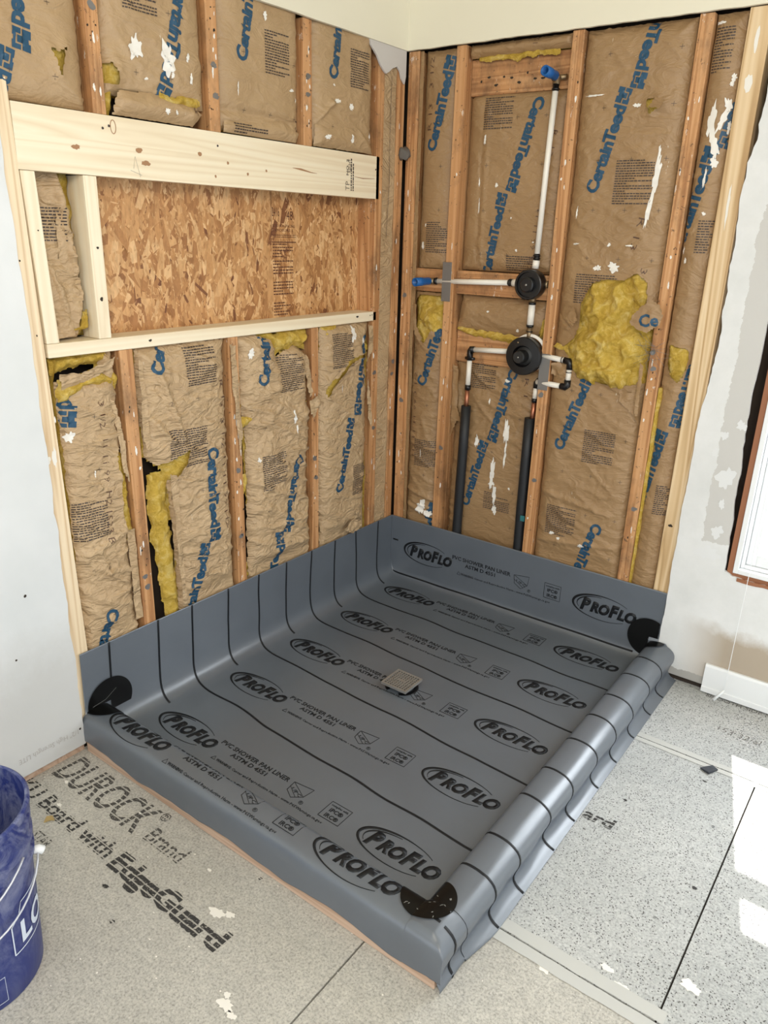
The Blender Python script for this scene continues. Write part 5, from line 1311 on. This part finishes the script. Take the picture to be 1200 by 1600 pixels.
# cold side
t = thing('supply_pipe', B(.63, .10, -.014), 'right supply pipe: short stub, copper, and a black foam sleeve beside the plated stud', 'pipe', 'foam-sleeved supply pipes')
part(t, 'elbow', BLACKP, lambda q: q.tube([B(.660, 1.010, -.020), B(.640, 1.012, -.020), B(.636, 1.005, -.020), B(.635, .985, -.020)], .0120, 16))
part(t, 'coupling', BLACKP, lambda q: q.tube([B(.634, .945, -.020), B(.634, .930, -.020)], .0115, 16))
part(t, 'riser_stub', WHITEP, lambda q: q.tube([B(.635, .986, -.020), B(.634, .945, -.020)], .0098, 16))
part(t, 'copper_pipe', COPPER, lambda q: q.tube([B(.634, .932, -.020), B(.630, .84, -.020)], .0090, 16))
part(t, 'foam_sleeve', FOAM, lambda q: q.tube([B(.622, .868, -.018), B(.622, .70, -.018), B(.622, .50, -.019), B(.624, .25, -.021), B(.624, .04, -.021)], .0195, 20))
# loop through the stud
t = thing('pipe_loop', B(.73, 1.06, -.004), 'small white pipe loop with black elbows sticking out right of the large mixing valve', 'pipe')
parts(t, 'pipe', WHITEP, [lambda q: q.tube([B(.640, 1.110, -.008), B(.752, 1.103, .004)], .0098, 16), lambda q: q.tube([B(.770, 1.078, .006), B(.768, 1.030, .006)], .0098, 16), lambda q: q.tube([B(.745, 1.010, .004), B(.640, 1.010, -.010)], .0098, 16)])
part(t, 'elbow', BLACKP, lambda q: q.tube([B(.746, 1.104, .004), B(.766, 1.102, .006), B(.770, 1.096, .006), B(.770, 1.074, .006)], .0122, 16))
part(t, 'elbow', BLACKP, lambda q: q.tube([B(.768, 1.036, .006), B(.768, 1.014, .006), B(.762, 1.009, .006), B(.742, 1.010, .004)], .0122, 16))
parts(t, 'crimp_ring', STEEL, [lambda q: q.tube([B(.735, 1.104, .003), B(.740, 1.104, .003)], .0115, 16), lambda q: q.tube([B(.769, 1.066, .006), B(.769, 1.062, .006)], .0115, 16)])
q = MB(); wbox(q, 'B', .632, .650, .455, .478, .001, .003); tag(build('tape_scrap', q, TEAL), 'small teal tape scrap on the stud near the foot of the right foam sleeve', 'tape')

# ================================================================ BUCKET
bc = Vector((.48, -2.15, 0)); H_ = .425
def blue_mat():
    mt, nt, b = mat('dusty_blue_plastic'); co = world_co(nt)
    v = mapping(nt, co, (1, 1, .7))
    n = noise_n(nt, v, 13, 6, .75, 1.2)
    f_ = ramp(nt, n, [(.42, (0, 0, 0)), (.58, (.5, .5, .5)), (.75, (.9, .9, .9))])
    sep = nd(nt, 'ShaderNodeSeparateXYZ'); nt.links.new(co, sep.inputs[0])
    up = nd(nt, 'ShaderNodeMapRange'); nt.links.new(sep.outputs[2], up.inputs[0]); up.inputs[1].default_value = .05; up.inputs[2].default_value = .33; up.inputs[3].default_value = .25
    nt.links.new(mix(nt, math_n(nt, 'MULTIPLY', f_, up.outputs[0]), (.014, .026, .150), (.27, .29, .40)), b.inputs['Base Color']); b.inputs['Roughness'].default_value = .42
    return mt
BB = blue_mat(); BWHITE = simple('bucket_white_print', (.62, .68, .78), .5)
bk = thing('bucket', (bc.x, bc.y, 0), 'blue plastic bucket streaked with plaster dust standing on the cement board', 'bucket')
R0, R1 = .130, .152
rad = lambda z: R0+(R1-R0-.006)*z/H_
pr = [(0, .003), (R0-.012, .003), (R0-.004, .0), (R0, .006)]
for z in (.05, .10, .15, .20, .25, .285): pr.append((rad(z), z))
pr += [(rad(.29), .290), (rad(.29)+.006, .292), (rad(.30)+.006, .302), (rad(.303), .305), (rad(.33), .330), (rad(.33)+.006, .332), (rad(.34)+.006, .343), (rad(.345), .346), (rad(.37), .370), (rad(.37)+.005, .372), (rad(.385)+.005, .386), (rad(.39), .389), (rad(.405), .405), (R1, .408), (R1+.001, .422), (R1-.003, .426), (R1-.008, .424), (R1-.009, .40), (R0-.004, .012), (0, .010)]
q = MB(); q.lathe((bc.x, bc.y, .0), (0, 0, 1), pr, 72)
cyl = lambda th, z: (bc.x+(rad(z)+.0012)*math.cos(th), bc.y+(rad(z)+.0012)*math.sin(th), z)
def cdec(shape): decal(q, shape, lambda u, z: cyl(u/.14, z), 1, .012)
U = lambda deg: math.radians(deg)*.14
x0 = U(12)
cdec(line([(x0, .115), (x0, .190), (x0+.020, .205), (x0+.030, .232), (x0+.30, .232), (x0+.30, .115), (x0, .115)], .0030))
cdec(place_text("LOWE'S", x0+.022, .158, .25, .055, bold=.03, res=3))
cdec(line([(x0-.13, .02), (x0-.03, .02), (x0-.03, .085), (x0-.13, .085)], .0014))
ob = build('shell', q, [BB, BWHITE], bk, smooth=False, fixn=False)
for p in ob.data.polygons: p.use_smooth = True
md = ob.modifiers.new('es', 'EDGE_SPLIT'); md.split_angle = math.radians(40)
WIRE = simple('bucket_wire', (.55, .57, .62), .35, .4)
def bail(q, z, drop, th0, r_=.0022, rr=.010):
    pts = []
    for k in range(25):
        t = k/24; th = th0-math.radians(178)*t
        pts.append((bc.x+(rad(z)+rr)*math.cos(th), bc.y+(rad(z)+rr)*math.sin(th), z-drop*math.sin(PI*t)))
    q.tube(pts, r_, 8)
q = MB(); bail(q, .335, .100, math.radians(30)); build('bail_handle', q, WIRE, bk, smooth=True)
q = MB(); bail(q, .285, .095, math.radians(57), rr=.012); build('bail_handle', q, WIRE, bk, smooth=True)
th = math.radians(58); P0 = Vector(cyl(th, .285)); dv = Vector((math.cos(th), math.sin(th), 0))
q = MB(); q.tube([P0-dv*.002, P0+dv*.012, P0+dv*.020-Vector((0, 0, .006))], .009, 16); build('handle_boss', q, VINYL, bk, smooth=True)

# small things on the floor
q = MB(); slab_pts = [(1.532, -.470), (1.560, -.482), (1.578, -.445), (1.560, -.440), (1.545, -.452)]
v, f = poly(slab_pts); n = len(v)
q.add([(p[0], p[1], .006+.004*(i % 2)) for i, p in enumerate(v)]+[(p[0], p[1], .002) for p in v], list(f)+[tuple(i+n for i in t)[::-1] for t in f]+[(i, (i+1) % n, (i+1) % n+n, i+n) for i in range(n)])
tag(build('liner_scrap', q, simple('scrap_grey', (.03, .035, .045), .5)), 'small dark triangular scrap lying by the floor seam near the sunlit patch', 'scrap')
q = MB(); v, f = poly([(.176, -1.812), (.190, -1.828), (.196, -1.812), (.205, -1.806), (.186, -1.800)]); n = len(v)
q.add([(p[0], p[1], .005) for p in v]+[(p[0], p[1], .0015) for p in v], list(f)+[tuple(i+n for i in t)[::-1] for t in f]+[(i, (i+1) % n, (i+1) % n+n, i+n) for i in range(n)])
tag(build('wood_chip', q, simple('tan_chip', (.42, .30, .12), .8)), 'tiny tan chip lying beside the floor lettering near the bucket', 'chip')
